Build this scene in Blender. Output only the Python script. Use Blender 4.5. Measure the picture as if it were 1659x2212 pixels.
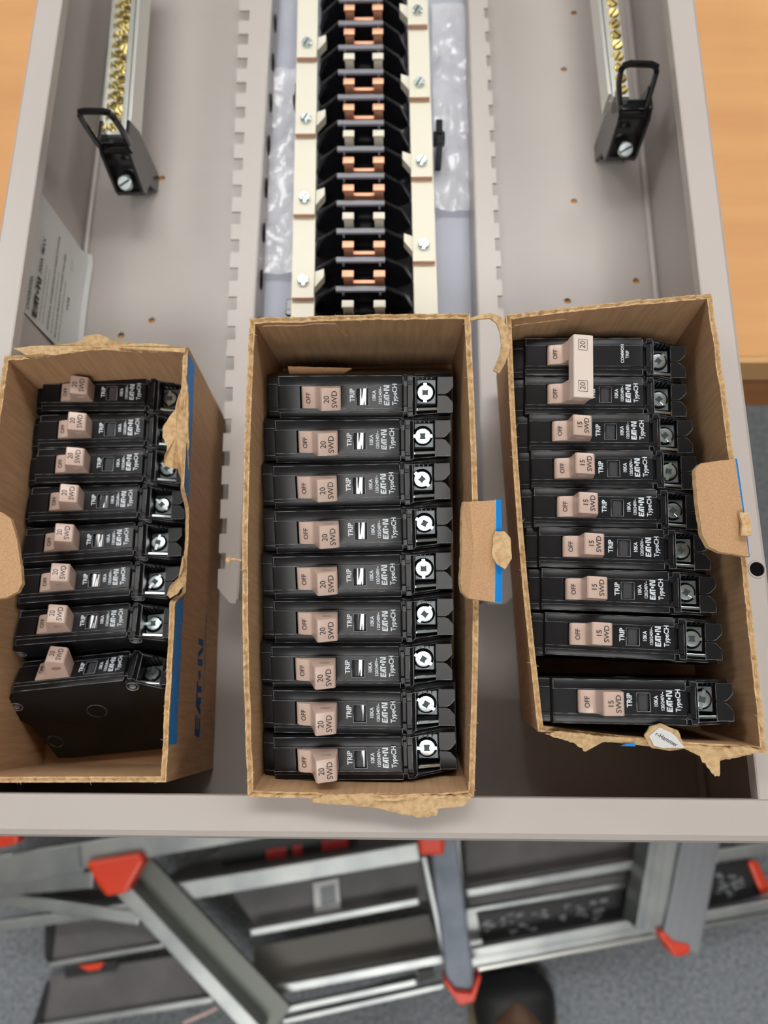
import bpy, bmesh, math, random
from mathutils import Vector, Matrix, Euler, noise
random.seed(7)
SC = bpy.context.scene
COL = SC.collection
for _o in list(bpy.data.objects): bpy.data.objects.remove(_o)
T0 = 0.75                      # height of the table top above the floor (m)
def W(x, y, z): return Vector((x/1000, y/1000, T0 + z/1000))   # bench millimetres -> metres

# ------------------------------------------------------------------ camera
cam = bpy.data.cameras.new('camera'); camo = bpy.data.objects.new('camera', cam); COL.objects.link(camo)
cam.sensor_fit = 'VERTICAL'; cam.sensor_height = 36; cam.sensor_width = 27
cam.lens = 1660/2212*36; cam.clip_start = .01; cam.clip_end = 50
RC = ((0.99982241, 0.0063855, -0.01773067), (0.00152505, -0.96517516, -0.26160004), (-0.01878365, 0.26152655, -0.96501349))
m = Matrix.Identity(4)
for i in range(3):
    m[i][0] = RC[0][i]; m[i][1] = -RC[1][i]; m[i][2] = -RC[2][i]
m.translation = W(0, 0, 425)
camo.matrix_world = m
cam.dof.use_dof = True; cam.dof.focus_distance = .322; cam.dof.aperture_fstop = 8.0
SC.camera = camo
# ------------------------------------------------------------------ light and exposure
SC.view_settings.view_transform = 'Standard'; SC.view_settings.look = 'None'
SC.view_settings.gamma = 1; SC.view_settings.use_curve_mapping = False
SC.view_settings.exposure = 0.16
wd = bpy.data.worlds.new('world'); SC.world = wd; wd.use_nodes = True
wd.node_tree.nodes['Background'].inputs[0].default_value = (.8, .86, 1, 1)
wd.node_tree.nodes['Background'].inputs[1].default_value = .03
LAMP_STRENGTH = 9.0
LAMPS = [(0.05, 1.32), (-1.8, 1.32), (1.9, 1.32), (-0.05, -1.10), (-1.8, 3.7), (1.9, 3.7)]
CEIL = 2.62

# ------------------------------------------------------------------ materials
def s2l(c): return tuple(((v/255)/12.92 if v/255 <= .04045 else (((v/255)+.055)/1.055)**2.4) for v in c)
def mat(name, col, rough=.5, metal=0, spec=.5, bump=None, var=None, emit=None, trans=0, alpha=1, coat=0, aniso=None):
    """col sRGB 0-255; var=(scale tuple, colour2, lo, hi, detail) ; bump=(scale tuple, strength mm)"""
    M = bpy.data.materials.new(name); M.use_nodes = True
    nt = M.node_tree; b = nt.nodes['Principled BSDF']; L = nt.links
    b.inputs['Base Color'].default_value = (*s2l(col), 1)
    b.inputs['Roughness'].default_value = rough; b.inputs['Metallic'].default_value = metal
    b.inputs['Specular IOR Level'].default_value = spec
    b.inputs['Transmission Weight'].default_value = trans
    b.inputs['Alpha'].default_value = alpha
    b.inputs['Coat Weight'].default_value = coat; b.inputs['Coat Roughness'].default_value = .08
    tc = nt.nodes.new('ShaderNodeTexCoord')
    def ntex(scale, det=4):
        mp = nt.nodes.new('ShaderNodeMapping'); mp.inputs['Scale'].default_value = scale
        L.new(tc.outputs['Object'], mp.inputs[0])
        n = nt.nodes.new('ShaderNodeTexNoise'); n.inputs['Scale'].default_value = 1; n.inputs['Detail'].default_value = det
        L.new(mp.outputs[0], n.inputs['Vector']); return n
    if var:
        n = ntex(var[0], var[4] if len(var) > 4 else 4)
        r = nt.nodes.new('ShaderNodeValToRGB'); r.color_ramp.elements[0].position = var[2]; r.color_ramp.elements[1].position = var[3]
        r.color_ramp.elements[0].color = (*s2l(col), 1); r.color_ramp.elements[1].color = (*s2l(var[1]), 1)
        L.new(n.outputs[0], r.inputs[0]); L.new(r.outputs[0], b.inputs['Base Color'])
    if bump:
        n = ntex(bump[0]); bp = nt.nodes.new('ShaderNodeBump'); bp.inputs['Strength'].default_value = 1
        bp.inputs['Distance'].default_value = bump[1]/1000
        L.new(n.outputs[0], bp.inputs['Height']); L.new(bp.outputs[0], b.inputs['Normal'])
    if emit:
        b.inputs['Emission Color'].default_value = (*emit[0], 1); b.inputs['Emission Strength'].default_value = emit[1]
    return M
PAINT = mat('grey_enamel', (188, 181, 176), .33, var=((6, 6, 6), (182, 174, 169), .4, .7), bump=((900, 900, 900), .02))
KRAFT = mat('kraft_board', (190, 154, 118), .75, spec=.25, var=((40, 500, 40), (174, 138, 104), .35, .7), bump=((30, 700, 30), .12))
KRAFTX = mat('kraft_board_flute_along', (190, 154, 118), .75, spec=.25, var=((500, 40, 40), (174, 138, 104), .35, .7), bump=((700, 30, 30), .12))
KRAFTF = mat('kraft_liner_flecked', (196, 158, 120), .8, spec=.2, var=((1900, 1900, 1900), (178, 140, 104), .4, .65))
TORN = mat('torn_board_core', (212, 182, 140), .95, spec=.1, var=((420, 420, 420), (184, 148, 106), .38, .72), bump=((700, 700, 700), .4))
BLUE = mat('blue_print', (16, 132, 214), .5, spec=.3)
BLUED = mat('blue_ink_on_kraft', (34, 88, 152), .7, spec=.2, var=((700, 700, 700), (52, 90, 132), .55, .8))
PLAST = mat('black_moulded_plastic', (20, 20, 22), .34, spec=.32, var=((70, 70, 70), (29, 29, 32), .45, .75), bump=((1500, 1500, 1500), .01))
SCUFFGLINT = mat('scuff_and_glint_plastic', (58, 60, 64), .4, spec=.6, var=((190, 190, 190), (176, 180, 186), .38, .66, 6))  # worn edges with their highlights painted in as pale streaks
PLASTG = mat('black_plastic_glossy', (20, 21, 25), .16, spec=.6)
LEDGESHEEN = mat('ledge_sheen_grey', (132, 133, 142), .4)  # gloss reflection on the ledge tops, put into the colour as grey
LENS = mat('clear_trip_lens', (66, 68, 72), .06, spec=.9, coat=.8)
PINK = mat('taupe_handle_plastic', (202, 177, 164), .28, spec=.55)
PINKL = mat('pale_tie_plastic', (222, 208, 198), .35, spec=.5)
PRINT = mat('white_pad_print', (214, 222, 230), .6)
MARK = mat('dark_marking', (66, 54, 50), .7)
ZINC = mat('zinc_plated_steel', (214, 226, 228), .26, metal=1)
ZINCD = mat('zinc_recess', (58, 72, 76), .5, metal=.3)
TIN = mat('tin_plated_bar', (222, 218, 202), .5, metal=.15, var=((30, 12, 30), (222, 218, 200), .4, .7))
COPPER = mat('copper_stab', (232, 172, 140), .48, metal=.7)
CEDGE = mat('sheared_copper_edge', (196, 152, 128), .55, metal=.1)
BRASS = mat('brass_screw', (208, 188, 122), .3, metal=1)
ALU = mat('aluminium_extrusion', (226, 228, 222), .28, metal=.8)
GALV = mat('tray_enamel_cool', (186, 190, 204), .5)
PAPER = mat('white_label_paper', (214, 215, 214), .6)
INK = mat('black_ink', (26, 26, 28), .6)
GLARE = mat('channel_glare', (246, 248, 255), .15, spec=.9, alpha=.6, bump=((50, 25, 50), 5))  # whitish sheet colour stands in for light thrown back by the bars
HOLE = mat('hole_dark_wood', (150, 105, 70), .7)
BLACKH = mat('dark_opening', (12, 11, 11), .9, spec=.1)
WOOD = mat('maple_laminate', (216, 160, 98), .5, var=((5, 45, 5), (204, 146, 86), .35, .72, 6))
WOODE = mat('table_edge_wood', (206, 160, 104), .5)
WOODD = mat('oak_apron', (168, 110, 62), .5, var=((10, 10, 90), (140, 88, 48), .4, .7))
CARPET = mat('blue_grey_carpet', (156, 160, 162), .95, spec=.1, var=((190, 190, 190), (96, 105, 116), .32, .72, 8))
LALU = mat('ladder_aluminium', (170, 174, 172), .38, metal=.75, var=((14, 14, 14), (140, 146, 148), .4, .7))
LSTEP = mat('ladder_tread_grey', (104, 102, 102), .55, var=((20, 20, 20), (88, 87, 88), .4, .7))
LSIDE = mat('ladder_rail_web', (112, 116, 110), .45, metal=.4)
ORANGE = mat('orange_end_cap', (232, 66, 30), .4)
DARKL = mat('black_warning_label', (26, 27, 30), .5)
GREYT = mat('grey_label_print', (130, 134, 138), .5)
REDL = mat('red_label_print', (196, 48, 52), .5)
WALLM = mat('off_white_wall', (168, 164, 158), .8)
CEILM = mat('ceiling_tile', (222, 220, 214), .9)
LEATH = mat('brown_leather', (104, 74, 54), .6, var=((60, 60, 60), (76, 54, 40), .4, .7))
RUBB = mat('black_rubber', (24, 24, 26), .55)
SOLE = mat('tan_sole_edge', (120, 104, 78), .7)
DIFF = mat('lamp_diffuser', (255, 255, 255), .5, emit=((1, .985, .96), LAMP_STRENGTH))
# ------------------------------------------------------------------ helpers
class MB:
    def __init__(s): s.v = []; s.f = []; s.m = []
    def add(s, vs, fs, mi=0):
        k = len(s.v); s.v += [tuple(v) for v in vs]
        for f in fs: s.f.append([k+i for i in f]); s.m.append(mi)
        return s
    def box(s, x0, x1, y0, y1, z0, z1, mi=0, M=None):
        vs = [Vector((x, y, z)) for z in (z0, z1) for y in (y0, y1) for x in (x0, x1)]
        if M: vs = [M @ v for v in vs]
        return s.add(vs, [(0, 2, 3, 1), (4, 5, 7, 6), (0, 1, 5, 4), (2, 6, 7, 3), (0, 4, 6, 2), (1, 3, 7, 5)], mi)
    def prism(s, pts, a, b, ax='z', mi=0, M=None):
        """2D polygon swept along ax from a to b. pts are (u,v): ax z->(x,y), ax y->(x,z), ax x->(y,z)"""
        def P(u, v, w): return Vector({'z': (u, v, w), 'y': (u, w, v), 'x': (w, u, v)}[ax])
        n = len(pts); vs = [P(u, v, a) for u, v in pts] + [P(u, v, b) for u, v in pts]
        if M: vs = [M @ v for v in vs]
        return s.add(vs, [list(range(n))[::-1], list(range(n, 2*n))] + [(i, (i+1) % n, n+(i+1) % n, n+i) for i in range(n)], mi)
    def cyl(s, c, r, h, ax='z', n=24, mi=0, r2=None, M=None):
        r2 = r if r2 is None else r2; c = Vector(c); vs = []
        for k, (rr, w) in enumerate(((r, 0), (r2, h))):
            for i in range(n):
                a = 2*math.pi*i/n; u, v = rr*math.cos(a), rr*math.sin(a)
                vs.append(c + Vector({'z': (u, v, w), 'y': (u, w, v), 'x': (w, u, v)}[ax]))
        if M: vs = [M @ v for v in vs]
        return s.add(vs, [list(range(n))[::-1], list(range(n, 2*n))] + [(i, (i+1) % n, n+(i+1) % n, n+i) for i in range(n)], mi)
    def loft(s, secs, mi=0, caps=True, close=True):
        n = len(secs[0]); k = len(s.v); vs = [p for q in secs for p in q]; fs = []
        for j in range(len(secs)-1):
            for i in range(n if close else n-1):
                fs.append((j*n+i, j*n+(i+1) % n, (j+1)*n+(i+1) % n, (j+1)*n+i))
        if caps: fs += [list(range(n))[::-1], list(range((len(secs)-1)*n, len(secs)*n))]
        return s.add(vs, fs, mi)
    def tube(s, pts, r, n=10, mi=0, closed=False, flat=1.0):
        pts = [Vector(p) for p in pts]; secs = []
        N = len(pts)
        for i, p in enumerate(pts):
            a = pts[(i-1) % N] if (closed or i > 0) else p; b = pts[(i+1) % N] if (closed or i < N-1) else p
            t = (b-a).normalized(); up = Vector((0, 0, 1)) if abs(t.z) < .95 else Vector((0, 1, 0))
            u = t.cross(up).normalized(); w = u.cross(t)
            secs.append([p + u*r*math.cos(2*math.pi*k/n) + w*r*flat*math.sin(2*math.pi*k/n) for k in range(n)])
        if closed: secs.append(secs[0])
        return s.loft(secs, mi, caps=not closed)
    def merge(s, o, M=None, mi=None):
        k = len(s.v); s.v += [tuple(M @ Vector(v)) if M else v for v in o.v]
        for f, q in zip(o.f, o.m): s.f.append([k+i for i in f]); s.m.append(q if mi is None else mi)
        return s
    def mesh(s, name, mats, bevel=0, seg=2, smooth=False, ang=35, world=True, mm=True):
        me = bpy.data.meshes.new(name); bm = bmesh.new()
        vs = [bm.verts.new((Vector(v)/1000) if mm else v) for v in s.v]
        for f, q in zip(s.f, s.m):
            try: ff = bm.faces.new([vs[i] for i in f]); ff.material_index = q
            except ValueError: pass
        bmesh.ops.recalc_face_normals(bm, faces=bm.faces)
        if bevel:
            es = [e for e in bm.edges if len(e.link_faces) == 2 and e.calc_face_angle(0) > math.radians(ang)]
            bmesh.ops.bevel(bm, geom=es, offset=bevel/1000 if mm else bevel, segments=seg, affect='EDGES', profile=.6, clamp_overlap=True)
        if smooth:
            for f in bm.faces: f.smooth = True
            for e in bm.edges:
                if len(e.link_faces) != 2 or e.calc_face_angle(0) > math.radians(32): e.smooth = False
        bm.to_mesh(me); bm.free()
        for mm_ in (mats if isinstance(mats, (list, tuple)) else [mats]): me.materials.append(mm_)
        return me
def link(name, me, parent=None, M=None):
    o = bpy.data.objects.new(name, me); COL.objects.link(o)
    if parent: o.parent = parent
    if M is not None: o.matrix_local = M
    return o
def empty(name, loc=(0, 0, 0), label=None, cat=None, group=None, M=None):
    o = bpy.data.objects.new(name, None); COL.objects.link(o); o.empty_display_size = .02
    if M is not None: o.matrix_world = M
    else: o.location = loc
    return tag(o, label, cat, group)
def tag(o, label=None, cat=None, group=None, kind=None):
    if label: o['label'] = label
    if cat: o['category'] = cat
    if group: o['group'] = group
    if kind: o['kind'] = kind
    return o
BASE = Matrix.Translation((0, 0, T0))
def benchpart(name, mb, mats, parent, **k):     # geometry given in bench millimetres, parent at bench origin
    return link(name, mb.mesh(name, mats, **k), parent)
_fc = {}
def text2d(s, size, bold=0.0, align='CENTER', shear=0, spacing=1.0):
    """flat triangulated lettering, size = cap height in mm; returns (verts2d, faces)"""
    key = (s, size, bold, align, shear, spacing)
    if key in _fc: return _fc[key]
    cu = bpy.data.curves.new('lettering', 'FONT'); cu.body = s; cu.size = size/.69; cu.align_x = align; cu.align_y = 'CENTER'
    cu.offset = bold; cu.shear = shear; cu.space_character = spacing; cu.resolution_u = 3
    o = bpy.data.objects.new('lettering', cu); COL.objects.link(o)
    dg = bpy.context.evaluated_depsgraph_get(); dg.update()
    me = bpy.data.meshes.new_from_object(o.evaluated_get(dg))
    r = ([(v.co.x, v.co.y) for v in me.vertices], [list(p.vertices) for p in me.polygons])
    bpy.data.objects.remove(o); bpy.data.curves.remove(cu); bpy.data.meshes.remove(me)
    _fc[key] = r; return r
def put_text(mb, t, fn, mi=0, sx=1, sy=1):
    vs, fs = t; mb.add([fn(x*sx, y*sy) for x, y in vs], fs, mi)
def logo2d(wd, h):
    """five-letter slanted wordmark with a dot instead of the fourth letter"""
    P = []
    u = wd/10.0
    def q(*p): P.append([(x*u-wd/2, y*h-h/2) for x, y in p])
    q((0, 0), (1.9, 0), (1.9, .24), (.0, .24)); q((0, .24), (.75, .24), (.95, 1), (.2, 1)); q((.6, .4), (2.0, .4), (2.05, .6), (.6, .6)); q((.6, .76), (2.25, .76), (2.3, 1), (.6, 1))
    q((2.1, 0), (2.8, 0), (3.55, 1), (3.1, 1)); q((3.1, 1), (3.9, 1), (4.05, 0), (3.4, 0)); q((2.7, .2), (3.6, .2), (3.6, .4), (2.9, .4))
    q((3.9, .76), (5.6, .76), (5.6, 1), (3.95, 1)); q((4.5, 0), (5.15, 0), (5.15, .8), (4.5, .8))
    q(*[(6.25+.5*math.cos(a*math.pi/6), .5+.27*math.sin(a*math.pi/6)) for a in range(12)])
    q((7.2, 0), (7.9, 0), (7.9, 1), (7.2, 1)); q((7.9, 1), (8.5, 1), (9.4, 0), (8.8, 0)); q((9.3, 0), (10, 0), (10, 1), (9.3, 1))
    vs = []; fs = []
    for p in P:
        k = len(vs); vs += p; fs.append([k+i for i in range(len(p))])
    return vs, fs

# ------------------------------------------------------------------ room shell
def struct(name, x0, x1, y0, y1, z0, z1, m):
    o = link(name, MB().box(x0, x1, y0, y1, z0, z1).mesh(name, m, mm=False)); return tag(o, kind='structure')
struct('floor', -3.2, 3.6, -1.9, 4.4, -.05, 0, CARPET)
struct('ceiling', -3.2, 3.6, -1.9, 4.4, CEIL, CEIL+.05, CEILM)
struct('wall_back', -3.2, 3.6, 4.4, 4.5, 0, CEIL, WALLM)
struct('wall_front', -3.2, 3.6, -2.0, -1.9, 0, CEIL, WALLM)
struct('wall_left', -3.3, -3.2, -1.9, 4.4, 0, CEIL, WALLM)
struct('wall_right', 3.6, 3.7, -1.9, 4.4, 0, CEIL, WALLM)
fr = MB(); 
for a in ((-.31, .31, -.61, -.6), (-.31, .31, .6, .61), (-.31, -.3, -.6, .6), (.3, .31, -.6, .6)): fr.box(a[0], a[1], a[2], a[3], -.03, .0)
frm = fr.mesh('lamp_frame', WALLM, mm=False); dfm = MB().box(-.3, .3, -.6, .6, -.02, -.012).mesh('lamp_diffuser', DIFF, mm=False)
dfm2 = dfm.copy(); dfm2.materials[0] = mat('lamp_diffuser_bright', (255, 255, 255), .5, emit=((1, .985, .96), LAMP_STRENGTH*1.15))
for i, (x, y) in enumerate(LAMPS):
    wh = ['over the far end of the panel', 'over the left side of the room', 'over the right side of the room', 'behind the photographer', 'in the far left corner', 'in the far right corner'][i]
    l = empty('ceiling_light', (x, y, CEIL-.001), 'white rectangular recessed ceiling light '+wh, 'light', 'ceiling lights'); l.rotation_euler.z = math.pi/2
    link('light_frame', frm, l); link('diffuser', dfm2 if i == 3 else dfm, l)

# ------------------------------------------------------------------ table
tb = empty('work_table', (0, 0, 0), 'maple topped work table with darker wooden apron under the grey panel', 'table')
t = MB(); t.box(-.95, .95, .2135, 1.05, T0-.0135-.012, T0-.0018); link('table_top', t.mesh('table_top', WOOD, mm=False), tb)
t = MB(); t.box(-.95, .95, .209, .2135, T0-.026, T0-.0018); link('edge_band', t.mesh('edge_band', WOODE, mm=False, bevel=.001), tb)
t = MB(); t.box(-.9, .9, .218, .24, T0-.088, T0-.026); t.box(-.9, .9, 1.0, 1.02, T0-.088, T0-.026); link('apron', t.mesh('apron', WOODD, mm=False), tb)
for x in (-.88, .83):
    for y in (.24, .95): link('leg', MB().box(x, x+.05, y, y+.05, 0, T0-.026).mesh('leg', WOODD, mm=False, bevel=.003), tb)

# ------------------------------------------------------------------ electrical panel
PX0, PX1, PYF, PYB, PH = -202.0, 161.5, -47.0, 940.0, 92.0
panel = empty('electrical_panel', (0, 0, T0), 'long open grey steel breaker panel enclosure lying on its back on the table', 'electrical panel')
def holes_face(mb, x0, x1, y0, y1, z, holes, r, t=1.2, mi=0):
    """sheet with round holes: cut into cells round each hole"""
    pass
pan = MB()
# pan with real round holes (each hole sits in its own cell of a coarse grid)
HO = [(-175, 448.9), (-174.2, 404.6), (-154.8, 340.9), (-152.6, 234.6), (-170.7, 227.4), (120.9, 473), (111.3, 425.2), (112.1, 321.5), (164.1-18, 368.7), (147, 263.7), (104, 250)]
def sheet(mb, x0, x1, y0, y1, zt, th, holes, r=2.1, mi=0):
    c = 5.0
    ys = sorted(set([y0, y1] + [h[1]-c for h in holes] + [h[1]+c for h in holes]))
    for ya, yb in zip(ys[:-1], ys[1:]):
        row = sorted([h for h in holes if h[1]-c <= ya+1e-6 and h[1]+c >= yb-1e-6 and abs((h[1]-c)-ya) < 1e-6 and abs((h[1]+c)-yb) < 1e-6])
        cur = x0
        for h in row:
            mb.box(cur, h[0]-c, ya, yb, zt-th, zt, mi)
            n = 24; out = []; inn = []
            for i in range(n):
                a = 2*math.pi*i/n; cx, sx = math.cos(a), math.sin(a); k = c/max(abs(cx), abs(sx))
                out.append((h[0]+cx*k, h[1]+sx*k)); inn.append((h[0]+cx*r, h[1]+sx*r))
            vs = [(*p, zt) for p in out]+[(*p, zt) for p in inn]+[(*p, zt-th) for p in inn]
            mb.add(vs, [(i, (i+1) % n, n+(i+1) % n, n+i) for i in range(n)]+[(n+i, n+(i+1) % n, 2*n+(i+1) % n, 2*n+i) for i in range(n)], mi)
            cur = h[0]+c
        mb.box(cur, x1, ya, yb, zt-th, zt, mi)
HO.sort(key=lambda h: h[1])
# keep rows apart so that the cells do not overlap
H2 = []
for h in HO:
    if H2 and h[1]-H2[-1][1] < 10.2: h = (h[0], H2[-1][1]+10.2)
    H2.append(h)
sheet(pan, PX0+1.5, PX1-1.5, PYF+1, PYB, 0, 1.4, H2)
benchpart('back_pan', pan, PAINT, panel)
# side walls: stepped left and right, each with an inward folded rim
def wallprof(x, d):   # d=+1 left wall (rim folds to +x), -1 right wall
    t = 1.5
    return [(x, -1.3), (x, PH-3), (x+d*.6, PH-1.2), (x+d*2.2, PH), (x+d*15, PH), (x+d*15.6, PH-.5), (x+d*15.6, PH-7), (x+d*14.4, PH-7), (x+d*14.4, PH-1.6), (x+d*2.4, PH-1.6), (x+d*t, PH-3), (x+d*t, 0), (x+d*t, -1.3)]
for d, x in ((1, PX0), (-1, PX1)):
    s = MB(); s.prism(wallprof(x, d), PYF+17, PYB, 'y'); s.prism([(x, -1.3), (x, PH-4), (x+d*1.5, PH-4), (x+d*1.5, -1.3)], PYF+.5, PYF+17, 'y')
    benchpart('side_wall', s, PAINT, panel, smooth=True)
s = MB()
yp = [(PYF, -1.3), (PYF, PH-4), (PYF+1.2, PH-1.4), (PYF+3.4, PH), (PYF+16.6, PH), (PYF+17, PH-.5), (PYF+17, PH-6), (PYF+15.8, PH-6), (PYF+15.8, PH-1.6), (PYF+3.4, PH-1.6), (PYF+1.4, PH-4), (PYF+1.4, -1.3)]
s.prism(yp, PX0, PX1, 'x'); benchpart('end_wall', s, PAINT, panel, smooth=True)
s = MB(); s.box(PX0, PX1, PYB, PYB+1.5, -1.3, PH); benchpart('end_wall', s, PAINT, panel)
# faint ribs beside the side walls and knock-out rings in the end wall
s = MB()
for x in (124, 62, -20, -70, -130):
    n = 32
    for r in (9.5,):
        s.tube([(x+r*math.cos(2*math.pi*i/n), PYF+1.5, 45+r*math.sin(2*math.pi*i/n)) for i in range(n)], .5, 6, closed=True)
benchpart('knockout', s, PAINT, panel, smooth=True)
s = MB(); s.tube([(PX1-3.5, y, 1.2) for y in (-40, 200, 500, 900)], 2.4, 8); benchpart('seam_bead', s, PAINT, panel, smooth=True)
s = MB(); s.tube([(PX0+3.5, y, 1.2) for y in (-40, 200, 500, 900)], 2.0, 8); benchpart('seam_bead', s, PAINT, panel, smooth=True)
s = MB(); s.cyl((159.4-3, 64.6, PH+.02), 3.2, .12, n=28, mi=0); benchpart('rim_hole', s, BLACKH, panel)
s = MB(); n = 28; s.tube([(156.4+3.6*math.cos(2*math.pi*i/n), 64.6+3.6*math.sin(2*math.pi*i/n), PH+.1) for i in range(n)], .5, 6, closed=True); benchpart('rim_eyelet', s, PAINT, panel, smooth=True)
# interior tray: castellated side flanges, walls with slots, channel floor
FZ = 30
def flange(side):
    xo, xi = (-94.0, -84.0) if side < 0 else (61.8, 46.0)
    dsg = 1 if side < 0 else -1
    y0 = 58.0; pts = []
    pts += [(xi, y0), (xo+dsg*7, y0), (xo, y0+8)]
    y = y0+18; k = 0
    while y < 900:
        pts += [(xo+.004*dsg*(y-58)*0, y), (xo+dsg*3.4, y), (xo+dsg*3.4, y+8.5), (xo, y+8.5)]
        y += 18.95
    pts += [(xo, 905), (xi, 905)]
    mb = MB()
    # convex cells: strips
    mb.box(min(xi, xo+dsg*3.4), max(xi, xo+dsg*3.4), y0+8, 905, FZ-1.4, FZ)
    mb.prism([(xi, y0), (xo+dsg*7, y0), (xo+dsg*3.4, y0+3.8), (xo+dsg*3.4, y0+8), (xi, y0+8)] if True else [], FZ-1.4, FZ)
    y = y0+8; mb.prism([(xo+dsg*3.4, y0+3.8), (xo+dsg*3.4, y0+18), (xo, y0+18), (xo, y0+8)], FZ-1.4, FZ)
    y = y0+26.5
    while y < 900:
        mb.box(min(xo, xo+dsg*3.4), max(xo, xo+dsg*3.4), y, y+10.45, FZ-1.4, FZ); y += 18.95
    # fall to the channel
    mb.prism([(xi, FZ-1.4), (xi, FZ), (xi+dsg*1.0, FZ-.6), (xi+dsg*2.2, 9), (xi+dsg*1.0, 9)], y0+2, 905, 'y')
    def sk(v):
        w_ = min(1, max(0, (v[0]-xi)/(xo-xi)))
        return (v[0]+w_*(v[1]-60)*(-.026 if side < 0 else -.012), v[1], v[2])
    mb.v = [sk(v) for v in mb.v]
    return mb
for sd in (-1, 1): 
    o = benchpart('castellated_flange', flange(sd), PAINT, panel)
s = MB(); s.box(-83.5, 46.5, 66, 905, 7, 8.2); benchpart('channel_floor', s, GALV, panel)
s = MB()
for k in range(18):
    y = 190+k*32
    for x, sgn in ((-82.7, 1),):
        n = 16; s.add([(x+.8, y+7*math.cos(2*math.pi*i/n), 19+3.6*math.sin(2*math.pi*i/n)) for i in range(n)], [list(range(n))])
benchpart('slot_openings', s, BLACKH, panel)
# wavy translucent sheets added as reflected glare in the channel, both sides of the bars
def glare_mb(x0, x1, y0, y1, seed):
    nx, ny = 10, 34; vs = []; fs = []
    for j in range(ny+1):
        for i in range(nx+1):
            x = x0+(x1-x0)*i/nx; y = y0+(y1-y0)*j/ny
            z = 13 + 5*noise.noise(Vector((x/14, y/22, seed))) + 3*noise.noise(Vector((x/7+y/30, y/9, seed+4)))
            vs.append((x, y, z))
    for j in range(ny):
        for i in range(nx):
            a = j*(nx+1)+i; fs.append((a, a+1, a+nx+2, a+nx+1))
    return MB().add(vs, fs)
benchpart('glare_sheet', glare_mb(-82, -60, 262, 415, 1), GLARE, panel, smooth=True)
benchpart('glare_sheet', glare_mb(22, 44, 306, 470, 5), GLARE, panel, smooth=True)
# ---- bus bars with bolted straps
def screw_mesh(name, r, h, slot, ang, mats, phillips=False):
    mb = MB(); n = 28
    if phillips:
        rr = [(r, 0), (r, h*.6), (r*.9, h*.95), (r*.78, h)]
        mb.loft([[(q*math.cos(2*math.pi*i/n), q*math.sin(2*math.pi*i/n), z) for i in range(n)] for q, z in rr], 0)
        for sg in (1, -1): mb.prism([(sg*1.15, -slot/2), (sg*(r+.45), -slot/2), (sg*(r+.45), slot/2), (sg*1.15, slot/2)][::sg], h-1.0, h+.35)
        mb.box(-1.15, 1.15, -1.15, 1.15, h-.2, h+.12, 1)
        for q in (-1.3, 1.15): mb.box(q, q+.15, -1.3, 1.3, h-.1, h+.2, 1); mb.box(-1.3, 1.3, q, q+.15, h-.1, h+.2, 1)
        mb.tube([((r+.35)*math.cos(2*math.pi*i/n), (r+.35)*math.sin(2*math.pi*i/n), .2) for i in range(n)], .34, 6, 2, closed=True)
        me = mb.mesh(name, mats+[BLACKH], smooth=True); me.transform(Matrix.Rotation(ang, 4, 'Z')); return me
    rr = [(r, 0), (r, h*.55), (r*.93, h*.85), (r*.8, h)]
    secs = [[(q*math.cos(2*math.pi*i/n), q*math.sin(2*math.pi*i/n), z) for i in range(n)] for q, z in rr]
    mb.loft(secs, 0)
    # slot cut shown as a raised-walled groove: two half crowns
    for sg in (1, -1):
        pts = [(r*.8*math.cos(a), r*.8*math.sin(a)) for a in [math.asin(slot/2/(r*.8)) + (math.pi-2*math.asin(slot/2/(r*.8)))*i/14 for i in range(15)]]
        pts = [(x, sg*y) for x, y in pts]
        if sg < 0: pts = pts[::-1]
        mb.prism(pts, h-.05, h+.45*slot+.3, 'z')
    mb.box(-r*.8, r*.8, -slot/2+.02, slot/2-.02, h-.3, h+.06, 1)
    if phillips: mb.box(-1.0, 1.0, -1.0, 1.0, h, h+.62, 1)
    me = mb.mesh(name, mats, smooth=True); 
    me.transform(Matrix.Rotation(ang, 4, 'Z')); return me
SCR = screw_mesh('bus_screw', 3.3, 2.0, .9, math.radians(60), [ZINC, ZINCD])
def busx(side, y):   # slight skew measured on the bars
    t_ = (y-216)/225
    return (-60.0-4.2*t_, -47.0-4.3*t_) if side < 0 else (8.6-3.5*t_, 21.9-3.9*t_)
for side, sy in ((-1, [401.2, 345.3, 290.1, 236.4, 457.5, 514]), (1, [425.4, 370.9, 314.8, 259.1, 481.5, 538])):
    mb = MB(); a0, a1 = busx(side, 150); b0, b1 = busx(side, 620)
    mb.add([(a0, 150, 39), (a1, 150, 39), (b1, 620, 39), (b0, 620, 39), (a0, 150, 42), (a1, 150, 42), (b1, 620, 42), (b0, 620, 42)], [(0, 3, 2, 1), (4, 5, 6, 7), (0, 1, 5, 4), (1, 2, 6, 5), (2, 3, 7, 6), (3, 0, 4, 7)])
    bar = benchpart('bus_bar', mb, TIN, panel, bevel=.4)
    for y in sy:
        x0, x1 = busx(side, y); xc = (x0+x1)/2
        sb = MB()
        xin = x1+12 if side < 0 else x0-12
        xa, xb = (x0+.8, x1) if side < 0 else (x0, x1-.8)
        sb.box(xa, xb, y-10, y+9, 42, 45, 0); sb.box(xa, xb, y-10.25, y-10, 42, 44.9, 1)
        if side < 0: sb.prism([(xb, y-2), (xb, y+8), (xb+5, y+10), (xb+5, y+5)], 36, 42)
        else: sb.prism([(xa, y-2), (xa-5, y+5), (xa-5, y+10), (xa, y+8)], 36, 42)
        st = benchpart('connector_strap', sb, [TIN, CEDGE], bar)
        link('screw', SCR, bar, Matrix.Translation(Vector((xc-.5*side, y, 45))/1000))
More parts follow.
